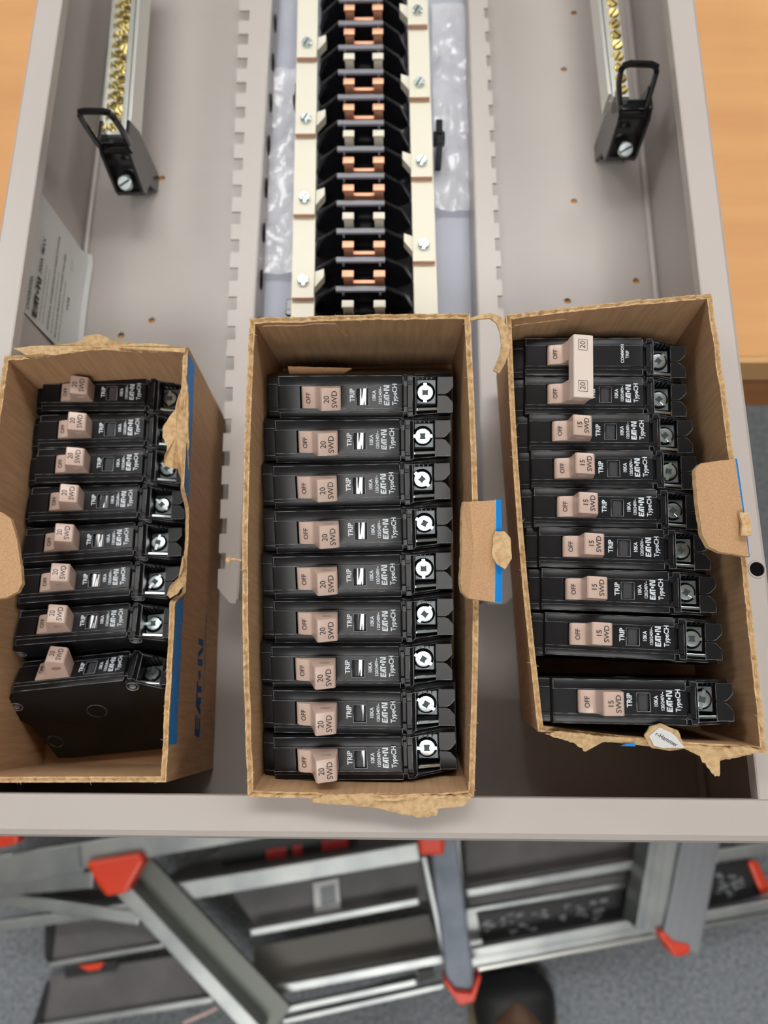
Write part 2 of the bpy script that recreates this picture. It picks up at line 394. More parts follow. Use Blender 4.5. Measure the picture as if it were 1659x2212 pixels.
# ---- stab bases: black ribs across the tray with metal stabs
pitch = 18.55; y = 219.0; k = 0
kinds = ['white', 'copper', 'copper']
while y < 500:
    xc = -20.3-(y-219)*.0137; hw = 28.5-(y-219)*.004
    # bright strap ends show between ribs 
    mb = MB()
    def arch(h, a, dz=0, ox=0): return [(xc-hw+ox, 12), (xc-hw-1+ox, 24), (xc-hw+2+ox, 34+dz), (xc-15, 44+dz), (xc+13, 44+dz), (xc+hw-5, 36+dz), (xc+hw, 24), (xc+hw, 12)]
    mb.prism(arch(0, 0), y-5.5, y-3.2, 'y')
    mb.prism([(xc-hw-1, 10), (xc-hw-1, 20), (xc-14, 28), (xc+12, 28), (xc+hw+1, 20), (xc+hw+1, 10)], y-3.4, y+13.2, 'y')
    for sx in (-1, 1):
        mb.cyl((xc+sx*(hw-3.5), y+4, 12), 4.6, 9, n=14)
    ins = benchpart('stab_base', mb, PLASTG, panel, bevel=.5, smooth=True)
    mb = MB(); mb.box(xc-14.5, xc+13, y-7.2, y-4.0, 43.2, 45.0); 
    for sx in (-11, 9.6): mb.box(xc+sx, xc+sx+1.2, y-8.8, y-8.2, 42.4, 45.2)
    l = link('ledge', mb.mesh('ledge', LEDGESHEEN, bevel=.4), ins)
    cm = TIN if kinds[k % 3] == 'white' else COPPER
    mb = MB()
    for sx in (-10.2, 7.2):
        mb.box(xc+sx, xc+sx+5.2, y-1.2, y+1.6, 38, 48.6); mb.box(xc+sx-.7, xc+sx+5.9, y-1.8, y+2.6, 48.6, 50.4)
    if cm is COPPER: mb.box(xc-5, xc+7.2, y-1.0, y+1.4, 36, 42.5+(k % 4 == 0)*2.2)
    link('stab', mb.mesh('stab', cm, bevel=.5, smooth=True), ins)
    y += pitch; k += 1
for x, y in ((-62.5, 372), (24.5, 344), (-62, 222)):
    mb = MB(); mb.box(x-2, x+2, y-9, y+9, 8, 36); mb.box(x-3.6, x+3.6, y-3, y+3, 26, 33); mb.cyl((x, y, 33), 2.2, 4)
    benchpart('barrier_clip', mb, PLASTG, panel, bevel=.6)
# ---- neutral bars
def neutral(side):
    z0, z1 = 40, 50
    if side < 0: xs0, xe0, ys, ye = -174.5, -156.5, 333, 500; sk = -.03
    else: xs0, xe0, ys, ye = 123.0, 136.0, 356, 540; sk = -.02
    def X(x, y): return x+sk*(y-ys)
    mb = MB(); N = 2
    def bar(xa, xb, za, zb, mi=0):
        mb.add([(X(xa, ys), ys, za), (X(xb, ys), ys, za), (X(xb, ye), ye, za), (X(xa, ye), ye, za), (X(xa, ys), ys, zb), (X(xb, ys), ys, zb), (X(xb, ye), ye, zb), (X(xa, ye), ye, zb)], [(0, 3, 2, 1), (4, 5, 6, 7), (0, 1, 5, 4), (1, 2, 6, 5), (2, 3, 7, 6), (3, 0, 4, 7)], mi)
    if side < 0:
        bar(xs0, xs0+2.2, 36, 53); bar(xs0+2.2, xe0-6.5, 38, 48); bar(xe0-6.5, xe0-3.6, 38, 52); bar(xe0-2.2, xe0, 36, 54)
        bar(xe0-3.6, xe0-2.2, 36, 46)
        rows = [(xs0+5.0, 0), (xs0+8.6, 3.8)]; st = 7.6; rad = 3.0; zt = 48
    else:
        bar(xs0, xs0+2.0, 36, 51); bar(xs0+2.0, xs0+3.2, 36, 45); bar(xs0+3.2, xe0, 38, 49)
        rows = [(xs0+9.0, 0)]; st = 8.1; rad = 3.7; zt = 49
    nb = benchpart('neutral_bar', mb, ALU, panel, bevel=.3)
    for r, (x, off) in enumerate(rows):
        y = ys+5+off; i = 0
        while y < min(ye, 500):
            sc = link('terminal_screw', BSC[(i+r) % 3] if rad > 3.3 else BSS[(i*2+r) % 3], nb, Matrix.Translation(Vector((X(x, y), y, zt-.8))/1000) @ Euler((random.uniform(-.1, .1), random.uniform(-.1, .1), random.uniform(0, 3))).to_matrix().to_4x4())
            y += st; i += 1
    return nb
BSC = [screw_mesh('terminal_screw', 3.5, 1.6, 1.1, a, [BRASS, MARK]) for a in (0, .9, 2)]
BSS = [screw_mesh('terminal_screw', 2.7, 1.8, .9, a, [BRASS, MARK]) for a in (0, .9, 2)]
neutral(-1); neutral(1)
# ---- black brackets with a loop that carry the bars
def bracket(x0, w, yb, yt, loop, sy):
    """hollow post whose open front shows a ramp with a mounting screw; loop handle on top"""
    x1 = x0+w; br = MB()
    side = [(yb, 19), (yb-1, 24), (yt-3, 50), (yt+1, 56), (yt+16, 56), (yt+22, 40), (yt+22, 0), (yt+10, 0), (yt+4, 15)]
    for a, b in ((x0, x0+1.8), (x1-1.8, x1)): br.prism(side, a, b, 'x')
    br.prism([(yb+.2, 19), (yb-.6, 23), (yb+1.5, 23.5), (yt+9, 46), (yt+16, 46), (yt+20, 1), (yt+11, 1), (yt+5, 16)], x0+.5, x1-.5, 'x')
    br.box(x0+1, x1-1, yt+2, yt+3.2, 34, 46)
    o = benchpart('bar_bracket', br, PLASTG, panel, bevel=.5)
    tb_ = MB(); tb_.tube(loop, 1.6, 8, closed=True, flat=1.3); link('loop', tb_.mesh('loop', PLASTG, smooth=True), o)
    link('mounting_screw', screw_mesh('mounting_screw', 4.6, 2.4, 1.2, .5, [ZINC, ZINCD]), o, Matrix.Translation(Vector(((x0+x1)/2, sy, 30.5))/1000) @ Matrix.Rotation(math.radians(42), 4, 'X'))
    return o
bracket(-174.3, 17.8, 313, 320, [(-172.5, 320, 50), (-172.8, 318.5, 58), (-173.2, 316.5, 74), (-173.0, 315.5, 82), (-171.5, 315, 85), (-168.5, 314.6, 86), (-158.5, 313.8, 86.5), (-155.6, 313.8, 85.5), (-154.4, 314, 82), (-154.0, 315.5, 72), (-154.4, 318, 58), (-156.6, 320, 50)], 313.5)
bracket(127.4, 19.0, 336, 341, [(129.0, 342, 50), (126.6, 343, 58), (122.4, 344, 72), (121.6, 344.5, 80), (122.6, 344.4, 83), (125, 344.2, 84.4), (136.5, 343.6, 84.4), (139.6, 343.4, 83), (140.6, 343, 80), (141.2, 342.5, 72), (142.0, 342, 58), (144.6, 342, 50)], 335)
# ---- rating label curling off the left side wall
lab = MB(); secs = []
prof = [(-200.2, 83.0), (-200.1, 70), (-199.6, 45), (-198.9, 20), (-197.6, 7), (-195.5, 2.2), (-192.8, .8)]
ny = 12
for j in range(ny+1):
    yy = 209+(283.6-209)*j/ny
    secs.append([(x+ (0 if k < 4 else -.9*abs(math.sin(j/ny*3.1)) + (1.5 if j in (0, ny) else 0)*-1), yy, z) for k, (x, z) in enumerate(prof)])
lab.loft(secs, 0, caps=False, close=False)
lb = benchpart('rating_label', lab, PAPER, panel, smooth=True)
mb = MB()
def onwall(y0, z0, x=-199.0):
    z0 = 66-(74-z0)*1.12
    def f(u, v): return (x+ (83-(z0+v))*.006, y0+u, z0+v)
    return f
def wl(s, y0, z0, size, bold=0, mi=0): put_text(mb, text2d(s, size, bold, 'LEFT'), onwall(y0, z0), mi)
wl('CAT. NO.', 211.5, 74, 2.6); wl('CH42B3200L', 211.5, 68, 2.6, .05)
lg = logo2d(24, 4.6); put_text(mb, lg, onwall(223.5, 61)); wl('200A  MAX', 238, 61, 3.2, .04)
wl('CONVERTIBLE MAIN LUGS OR BREAKER 120/240V', 212, 56, 1.1); wl('THIS ENCLOSURE IS SUITABLE FOR INDOOR USE', 212, 52.5, 1.1)
wl('ADDITIONAL INFORMATION ON INSIDE OF DOOR', 212, 47, 1.8, .03); wl('SEE DIAGRAM ON THE DOOR FOR BREAKER TYPES', 212, 43, 1.2)
wl('DO NOT USE PRODUCT TO SWEEP THIS LABEL', 212, 38.5, 1.8, .03); wl('SUITABLE FOR USE AS SERVICE EQUIPMENT WHEN', 212, 34.5, 1.2)
wl('FXXB', 236, 29, 2.4, .05); wl('60 Hz AC', 262, 30, 1.2); wl('1 PH 3 W', 262, 27, 1.2)
link('label_lettering', mb.mesh('label_lettering', INK), lb)

# ------------------------------------------------------------------ circuit breaker
XM = lambda v: v
def prof(zt, hw, pd, zb, flank=1.0, wide=9.3, wall=False):
    """half section -> full ring in (y,z). zt: top level, hw/pd: pocket half width and depth"""
    if wall:
        a = [(-wide, zb), (-wide, zt-.5), (-wide+.25, zt-.1), (-wide+.6, zt), (-wide+.9, zt), (-wide+1.1, zt), (-wide+1.25, zt), (-wide+1.35, zt-.05), (-hw, zt-.15), (-hw, zt-.3-pd)]
        b = [(hw, zt-.3-pd), (hw, zt-.15), (wide-1.35, zt-.05), (wide-1.1, zt), (wide-.6, zt), (wide-.25, zt-.1), (wide, zt-.5), (wide, zb)]
    else:
        f = flank
        a = [(-wide, zb), (-wide, zt-1.9*f), (-8.95, zt-1.25*f), (-8.2, zt-.95*f), (-6.6, zt-.85*f), (-6.35, zt-.4*f), (-5.2, zt-.36*f), (-4.95, zt), (-hw, zt), (-hw, zt-pd)]
        b = [(hw, zt-pd), (hw, zt), (4.95, zt), (5.2, zt-.75*f), (8.3, zt-.9*f), (9.0, zt-1.3*f), (wide, zt-2.0*f), (wide, zb)]
    return a+b
def breaker_body(window=True):
    mb = MB(); S = []
    def sec(x, zt, hw=4.6, pd=0., zb=-52., **k): S.append([(x, y, z) for y, z in prof(zt, hw, pd, zb, **k)])
    sec(-38.3, -8.2, zb=-18); sec(-38.1, -6.2, zb=-20, flank=.7); sec(-37.4, -5.2, zb=-23, flank=.7); sec(-34.2, -4.6, zb=-28, flank=.7); sec(-32.7, -4.5, zb=-32, flank=.7)
    sec(-32.6, -2.0, zb=-33, flank=.6); sec(-32.5, -1.0, zb=-34, flank=.9); sec(-32.1, -.3, zb=-36); sec(-31.3, 0, zb=-51)
    sec(-22.8, 0); sec(-22.8, 0, 4.75, 6); sec(-4.6, 0, 4.75, 6); sec(-4.6, 0, 4.6, 0)
    hw, pd = (3.7, 1.6) if window else (3.7, 0)
    sec(1.7, 0, hw, 0); sec(1.7, 0, hw, pd); sec(7.0, 0, hw, pd); sec(7.0, 0, hw, 0)
    sec(21.0, 0); sec(21.6, -.25); sec(21.9, -.9); sec(22.0, -2.7, flank=.4); sec(23.3, -2.9, flank=.4); sec(23.5, -1.6, flank=.5); sec(23.9, -1.3, flank=.5)
    sec(25.7, -1.5, flank=.5); sec(26.4, -2.3, flank=.5); sec(26.6, -3.2, 4.6, 0, wall=True)
    sec(27.3, -3.6, 7.9, 0, wall=True); sec(27.3, -3.6, 7.9, 9.0, wall=True); sec(36.4, -9.0, 7.9, 5.6, wall=True, zb=-52)
    sec(36.4, -9.0, 7.9, 7, wall=True); sec(42.4, -12.0, 7.9, 6, zb=-50, wall=True); sec(43.4, -14, 7.9, 4.5, zb=-46, wall=True); sec(43.6, -18, 7.9, .5, zb=-44, wall=True)
    mb.loft(S, 0)
    # left cheek step detail and slot lips
    for yy in (-4.9, 4.9): mb.box(-22.9, -4.6, yy-.12, yy+.12, -.4, .18)
    mb.box(-23.1, -22.75, -4.9, 4.9, -.4, .18)
    # wings over the lug
    for sg in (1, -1):
        wp = [(36.7, sg*.3), (36.7, sg*7.8), (43.4, sg*7.8), (43.6, sg*3.6), (41.4, sg*1.0), (39.8, sg*.3)]
        mb.prism(wp[::sg], -10.6, -9.0)
        for a, b in zip(wp, wp[1:]+wp[:1]): mb.tube([(*a, -8.98), (*b, -8.98)], .1, 4, 1)
    def ln_(*p, r=.075): mb.tube([(q_[0], q_[1], q_[2]+.05) for q_ in p], r*1.35, 4, 1)  # pale line along an edge: scuffing plus a painted highlight
    ln_((-32.3, 5.05, -.12), (21.4, 5.05, -.12)); ln_((-32.3, -5.05, -.05), (21.4, -5.05, -.05), r=.06); ln_((-32.2, -6.5, -.6), (21.6, -6.5, -.6), r=.06)
    ln_((-32.2, 8.9, -1.1), (21.2, 8.9, -1.1), r=.06); ln_((-32.2, -9.05, -1.35), (21.6, -9.05, -1.35), r=.08); ln_((-31.9, -8.6, -1.1), (-31.9, 8.4, -1.0), r=.06); ln_((21.8, -8.7, -1.4), (21.8, 8.5, -1.3), r=.08)
    for yy in (-6.5, -5.0, 5.3): ln_((-38.0, yy, -6.2), (-37.2, yy, -5.3), (-32.8, yy, -4.75), r=.06)
    for q in (1, -1):
        ln_((22.0, q*5.0, -2.6), (22.3, q*6.6, -1.0), (23.6, q*6.6, -1.0), (23.8, q*8.6, -1.0), (26.2, q*8.6, -1.2), (26.6, q*8.3, -2.6), (27.2, q*8.3, -3.5), r=.09)
        ln_((26.9, q*8.1, -3.4), (36.4, q*8.1, -9.0), (43.2, q*8.1, -13.2), r=.08); ln_((26.9, q*9.1, -3.6), (36.4, q*9.1, -9.2), (43.2, q*9.1, -13.2), r=.06)
    ln_((27.3, -7.9, -3.6), (27.3, 7.9, -3.6), r=.09); ln_((25.8, -6.6, -1.5), (25.8, 6.6, -1.5), r=.06)
    if window:
        for x in (1.65, 7.05): ln_((x, -3.75, .02), (x, 3.75, .02), r=.09)
        for y in (-3.75, 3.75): ln_((1.65, y, .02), (7.05, y, .02), r=.07)
    # ribbed back wall of the lug pocket
    for q in range(4): mb.box(28.0+q*1.9, 28.5+q*1.9, 7.0, 7.95, -13, -5.2)
    # seam blocks
    mb.box(22.2, 23.6, 4.4, 6.4, -3.2, -1.1); mb.box(22.2, 23.6, -6.6, -4.4, -3.2, -1.1); mb.box(24.0, 26.0, 6.8, 8.4, -2.0, -.9); mb.box(24.0, 26.0, -8.4, -6.8, -2.0, -.9)
    # moulded pads on both cheeks
    for sg in (-1, 1):
        n = 28
        for cx, cz, r in ((2, -22, 4.8), (-27, -40, 3.6)):
            mb.tube([(cx+r*math.cos(2*math.pi*i/n), sg*9.3, cz+r*math.sin(2*math.pi*i/n)) for i in range(n)], .13, 5, 1, closed=True)
        mb.tube([(x, sg*9.3, -32+3*math.exp(-((x+17)/8)**2)) for x in range(-31, -2, 2)], .14, 5)
    return mb
def handle_mb(dx=0., h=1.0, ex=0.):
    mb = MB(); w = 4.72
    P = [(-22.2, -4.5), (-22.0, .2), (-21.2, 1.35), (-19.0, 2.2), (-16.3, 2.5), (-15.4, 3.2), (-12.2+dx-ex, 12.6*h), (-11.4+dx-ex, 13.3*h), (-4.5+dx, 10.9*h), (-3.9+dx, 10.0*h), (-4.9, 1), (-4.9, -4.5)]
    mb.prism(P, -w, w, 'y'); return mb
def boolean_hole(me, cuts):
    o = link('cutter_base', me); bpy.context.view_layer.update()
    for c in cuts:
        co = link('cutter', c); md = o.modifiers.new('b', 'BOOLEAN'); md.operation = 'DIFFERENCE'; md.solver = 'EXACT'; md.object = co
        bpy.context.view_layer.update(); dg = bpy.context.evaluated_depsgraph_get()
        nm = bpy.data.meshes.new_from_object(o.evaluated_get(dg)); o.modifiers.clear(); o.data = nm; bpy.data.objects.remove(co)
    r = o.data; bpy.data.objects.remove(o); return r
def handle_mesh(dx=0., ex=0.):
    me = handle_mb(dx, 1.0, ex).mesh('handle', PINK, bevel=.45, seg=2, ang=20, smooth=True)
    n = 28; c = MB(); cx, cz = -8.6+dx, 7.2
    ov = [(cx+2.3*math.cos(2*math.pi*i/n), cz+1.25*math.sin(2*math.pi*i/n)) for i in range(n)]
    c1 = MB().prism(ov, -6, -2.6, 'y').mesh('c', PINK); c2 = MB().prism(ov, 2.6, 6, 'y').mesh('c', PINK)
    return boolean_hole(me, [c1, c2])
def up(cx, cy, z=.06, tilt=0):      # lettering that reads towards +y with its top towards -x
    return lambda u, v: (cx-v, cy+u, z-tilt*(-v))
def print_mesh(var):
    mb = MB(); tx = {'A': 0, 'B': -1.2}[var]
    put_text(mb, text2d('TRIP', 2.0, .07), up(tx, .7)); put_text(mb, text2d('10KA', 1.5, .05), up(9.45, .4), sx=.92)
    put_text(mb, text2d('120/240V~', 1.3, .04), up(12.1, .5), sx=.93); put_text(mb, logo2d(8.6, 2.4), up(14.75, .6))
    put_text(mb, text2d('TypeCH', 1.95, .05), up(18.3, 1.0), sx=.95)
    return mb.mesh('printed_lettering', PRINT)
def common_mesh():
    mb = MB(); put_text(mb, text2d('COMMON', 1.35, .04), up(12.4, 1.0)); put_text(mb, text2d('TRIP', 1.35, .04), up(14.6, .6)); return mb.mesh('printed_lettering', PRINT)
def mark_mesh(n1, dx=0.):
    mb = MB(); sl = (13.3-10.9)/6.9
    def top(cx):
        return lambda u, v: (cx-v+dx, u, 13.3-sl*((cx-v)+11.4)+.08)
    put_text(mb, text2d(n1, 2.2, .03), top(-9.6)); put_text(mb, text2d('SWD', 2.2, .03), top(-6.4))
    put_text(mb, text2d('OFF', 1.9, .03), lambda u, v: (-18.7-v, u-.2, 2.32+.12*(-v)*1.0+.1))
    return mb.mesh('handle_marking', MARK)
def off_mesh():
    mb = MB(); put_text(mb, text2d('OFF', 1.9, .03), lambda u, v: (-18.7-v, u-.2, 2.32+.12*(-v)+.1)); return mb.mesh('handle_marking', MARK)
ME = {}
ME['body'] = breaker_body(True).mesh('body', [PLAST, SCUFFGLINT], smooth=True)
bd = ME['body'].copy(); ME['bodydeep'] = bd
for v_ in bd.vertices:
    if v_.co.z < -.03: v_.co.z = -.03+(v_.co.z+.03)*1.32
ME['body2'] = breaker_body(False).mesh('body', [PLAST, SCUFFGLINT], smooth=True)
ME['handle'] = handle_mesh(0); ME['handle15'] = handle_mesh(-1.9, .6)
ME['printA'] = print_mesh('A'); ME['printB'] = print_mesh('B'); ME['common'] = common_mesh()
ME['mark20'] = mark_mesh('20'); ME['mark15'] = mark_mesh('15', -1.9); ME['off'] = off_mesh()
ln = MB(); n = 10
n = 24
ln.loft([[(6.9-5.1*i/n, y, -1.5+.95*math.sin(math.pi*i/n)+.22*math.sin(3*math.pi*i/n+.4+.12*y)) for i in range(n+1)]+[(1.8, y, -1.7), (6.9, y, -1.7)] for y in [-3.5+.7*q for q in range(11)]], 0); ME['lens'] = ln.mesh('trip_window', LENS, smooth=True)
pl = MB(); pl.box(27.6, 36.0, -4.2, 6.4, -12.4, -11.4); ME['plate'] = pl.mesh('terminal_plate', mat('brushed_lug_plate', (112, 118, 122), .5, metal=.8), bevel=.3)
cl = MB(); cl.prism([(27.6, -8.6), (27.6, -6.6), (40, -10.2), (40, -12.2)], -6.9, -5.6, 'y'); ME['clamp'] = cl.mesh('clamp_strip', ZINC, bevel=.25)
TS = [screw_mesh('terminal_screw', 3.75, 1.4, 1.35, a, [ZINC, ZINCD], True) for a in (math.pi/2, 0, -math.pi/4, -.55, 1.35, .9, -.9)]
rv = MB(); n = 28
rv.tube([(2.8*math.cos(2*math.pi*i/n), 0, 2.8*math.sin(2*math.pi*i/n)) for i in range(n)], .3, 7, closed=True)
rv.cyl((0, -.1, 0), 1.7, .4, 'y', n=20, r2=1.7); ME['rivet'] = rv.mesh('rivet', SCUFFGLINT, smooth=True)
def fill_breaker(e, amp, pv, ti, second=False, ym=0., deep=False):
    off = Matrix.Translation((0, ym, 0))
    link('body', ME['body2' if second else ('bodydeep' if deep else 'body')], e, off)
    h = link('handle', ME['handle15' if amp == 15 else 'handle'], e, off)
    link('handle_marking', ME['off'] if amp == 0 else ME['mark%d' % amp], h)
    link('printed_lettering', ME['common'] if second else ME['print'+pv], e, off)
    if not second: link('trip_window', ME['lens'], e, off)
    link('terminal_plate', ME['plate'], e, off); link('clamp_strip', ME['clamp'], e, off)
    link('terminal_screw', TS[ti % 7], e, off @ Matrix.Translation(Vector((31.3, .9, -11.5))/1000))
    for x, z in ((-34.6, -12.5), (24.8, -6.2)): link('rivet', ME['rivet'], e, off @ Matrix.Translation(Vector((x, -9.3, z))/1000))
def pose(x, y, z, lean, roll, yaw):
    R = Matrix.Rotation(math.radians(yaw), 4, 'Z') @ Matrix.Rotation(math.radians(roll), 4, 'Y') @ Matrix.Rotation(math.radians(lean), 4, 'X')
    return Matrix.Translation(W(x, y, z)) @ R
ORD = ['nearest the bus bars', 'second from the bus bars', 'third from the bus bars', 'fourth from the bus bars', 'fifth from the bus bars', 'sixth from the bus bars', 'seventh from the bus bars', 'eighth from the bus bars', 'ninth from the bus bars']
LB = [(-150.1, 159.6, 66.1, 4, -0.2, -0.1), (-149.6, 140.5, 65.0, 0.9, 1.0, 1.8), (-149.1, 122.3, 64.0, -0.6, 1.5, 1.5), (-150.8, 103.7, 61.9, -4.6, 1.3, 2.5), (-151.6, 84.1, 60.2, -8.3, 1.5, 4.4), (-151.9, 64.6, 58.8, -11.5, 1.4, 4.8), (-151.5, 44.6, 57.5, -15, 0.1, 4.6), (-151.4, 23.0, 53.0, -34.5, -1.7, 6.0)]
MBK = [(-19.9, 134.4, 118.6, 28.5, -1.8, -0.5), (-21.0, 115.2, 115.6, 26.5, -2.0, -0.2), (-21.2, 96.1, 112.5, 25.2, -1.5, .9), (-20.1, 76.9, 110.0, 24.3, -1.2, 1.2), (-20.6, 57.9, 106.7, 23.0, -1.5, 1.0), (-20.3, 39.4, 102.6, 22.6, -2.4, 0), (-21.0, 20.7, 99.2, 21.4, -2.8, 0.1), (-20.2, 2.6, 96.7, 20.8, -4.5, -.6), (-19.8, -15.7, 92.5, 18.6, -5, .9)]
RB = [(89.8, 124.2, 103.4, 7.5, -3.6, -1.6), (89.9, 106.9, 103.4, 7.0, -3.7, -1.2), (90.2, 89.2, 103.4, 6.5, -3.7, -2.0), (91.7, 71.5, 103.4, 6.0, -4.6, -2.3), (91.9, 53.2, 103.4, 5.0, -5.4, -2.3), (92.5, 34.1, 103.4, 3.6, -5.1, -3.0), (93.1, 7.6, 109.0, 5.7, -2.5, -0.8)]
LLAB = ['handle leaning over its upper end', 'packed under the torn board edge', 'its screw half hidden by torn board', 'with its screw just clear of the torn edge', 'beside the rounded brown flap', 'with the rounded flap at its left end', 'brightest pale handle of its row', 'leaning back steeply with its whole side showing']
for i, p in enumerate(LB):
    e = empty('circuit_breaker', label='black 20 amp breaker in the left carton, %s%s' % (ORD[i], ', leaning steeply back' if i == 7 else ''), cat='circuit breaker', group='20 amp breakers in the left carton', M=pose(*p) @ Matrix.Diagonal((.985, .97, 1, 1)))
    fill_breaker(e, 20, 'A', [0, 3, 2, 2, 4, 5, 1, 0][i], deep=(i == 7))
for i, p in enumerate(MBK):
    e = empty('circuit_breaker', label='black 20 amp breaker in the middle carton, %s%s' % (ORD[i], ''), cat='circuit breaker', group='20 amp breakers in the middle carton', M=pose(*p))
    fill_breaker(e, 20, 'A', [0, 1, 2, 3, 0, 5, 3, 3, 1][i])
for i, p in enumerate(RB):
    tail = ', set apart' if i == 6 else ('' if i == 0 else '')
    e = empty('circuit_breaker', label='black 15 amp breaker in the right carton, %s of the single ones%s' % (ORD[i].replace(' from the bus bars', '').replace('nearest the bus bars', 'first').replace('seventh', 'last'), tail), cat='circuit breaker', group='15 amp breakers in the right carton', M=pose(*p) @ Matrix.Diagonal((.97, .955, 1, 1)))
    fill_breaker(e, 15, 'B' if i in (0, 1, 2, 3, 6) else 'A', [6, 4, 2, 5, 3, 1, 4][i])
e = empty('double_circuit_breaker', label='black two pole 20 amp breaker with pale tied handles in the right carton', cat='circuit breaker', M=pose(88.6, 141.9, 103.6, 8, -3.5, -1.8) @ Matrix.Diagonal((.97, .955, 1, 1)))
fill_breaker(e, 0, 'B', 2); fill_breaker(e, 0, 'B', 5, second=True, ym=.0190)
tie = MB()
tie.prism([(-13.6, 8), (-12.4, 13.3), (-11.9, 13.9), (-4.9, 12.4), (-3.2, 11.8), (-3.2, 11.0), (-5, 9)], -5.2, 24.4, 'y'); 
th = link('handle_tie', tie.mesh('handle_tie', PINKL, bevel=.4, ang=20), e)
tm = MB(); rc = MB()
for yy in (0.2, 19.6):
    sl = 1.5/7.0
    f = lambda u, v, yy=yy: (-8.0-v, yy+u, 13.9-sl*((-8.0-v)+11.9)+.12)
    put_text(tm, text2d('20', 2.5, .0), f)
    for a in ((-2.1, -1.9, -2.6, 2.6), (1.9, 2.1, -2.6, 2.6), (-2.1, 2.1, -2.6, -2.4), (-2.1, 2.1, 2.4, 2.6)):
        rc.add([f(a[2], -a[0]), f(a[3], -a[0]), f(a[3], -a[1]), f(a[2], -a[1])], [(0, 1, 2, 3)])
link('handle_marking', tm.mesh('handle_marking', MARK), th); link('number_frame', rc.mesh('number_frame', MARK), th)

# camera model (bench mm) used to read positions off the photograph
CX0, CY0, FL = 829.5, 1106.0, 1660.0
def atz(px, py, z):      # z in bench mm
    c = Vector(((px-CX0)/FL, (py-CY0)/FL, 1)); d = Vector([sum(RC[k][i]*c[k] for k in range(3)) for i in range(3)])
    t_ = (z-425)/d.z; return Vector((d.x*t_, d.y*t_, z))
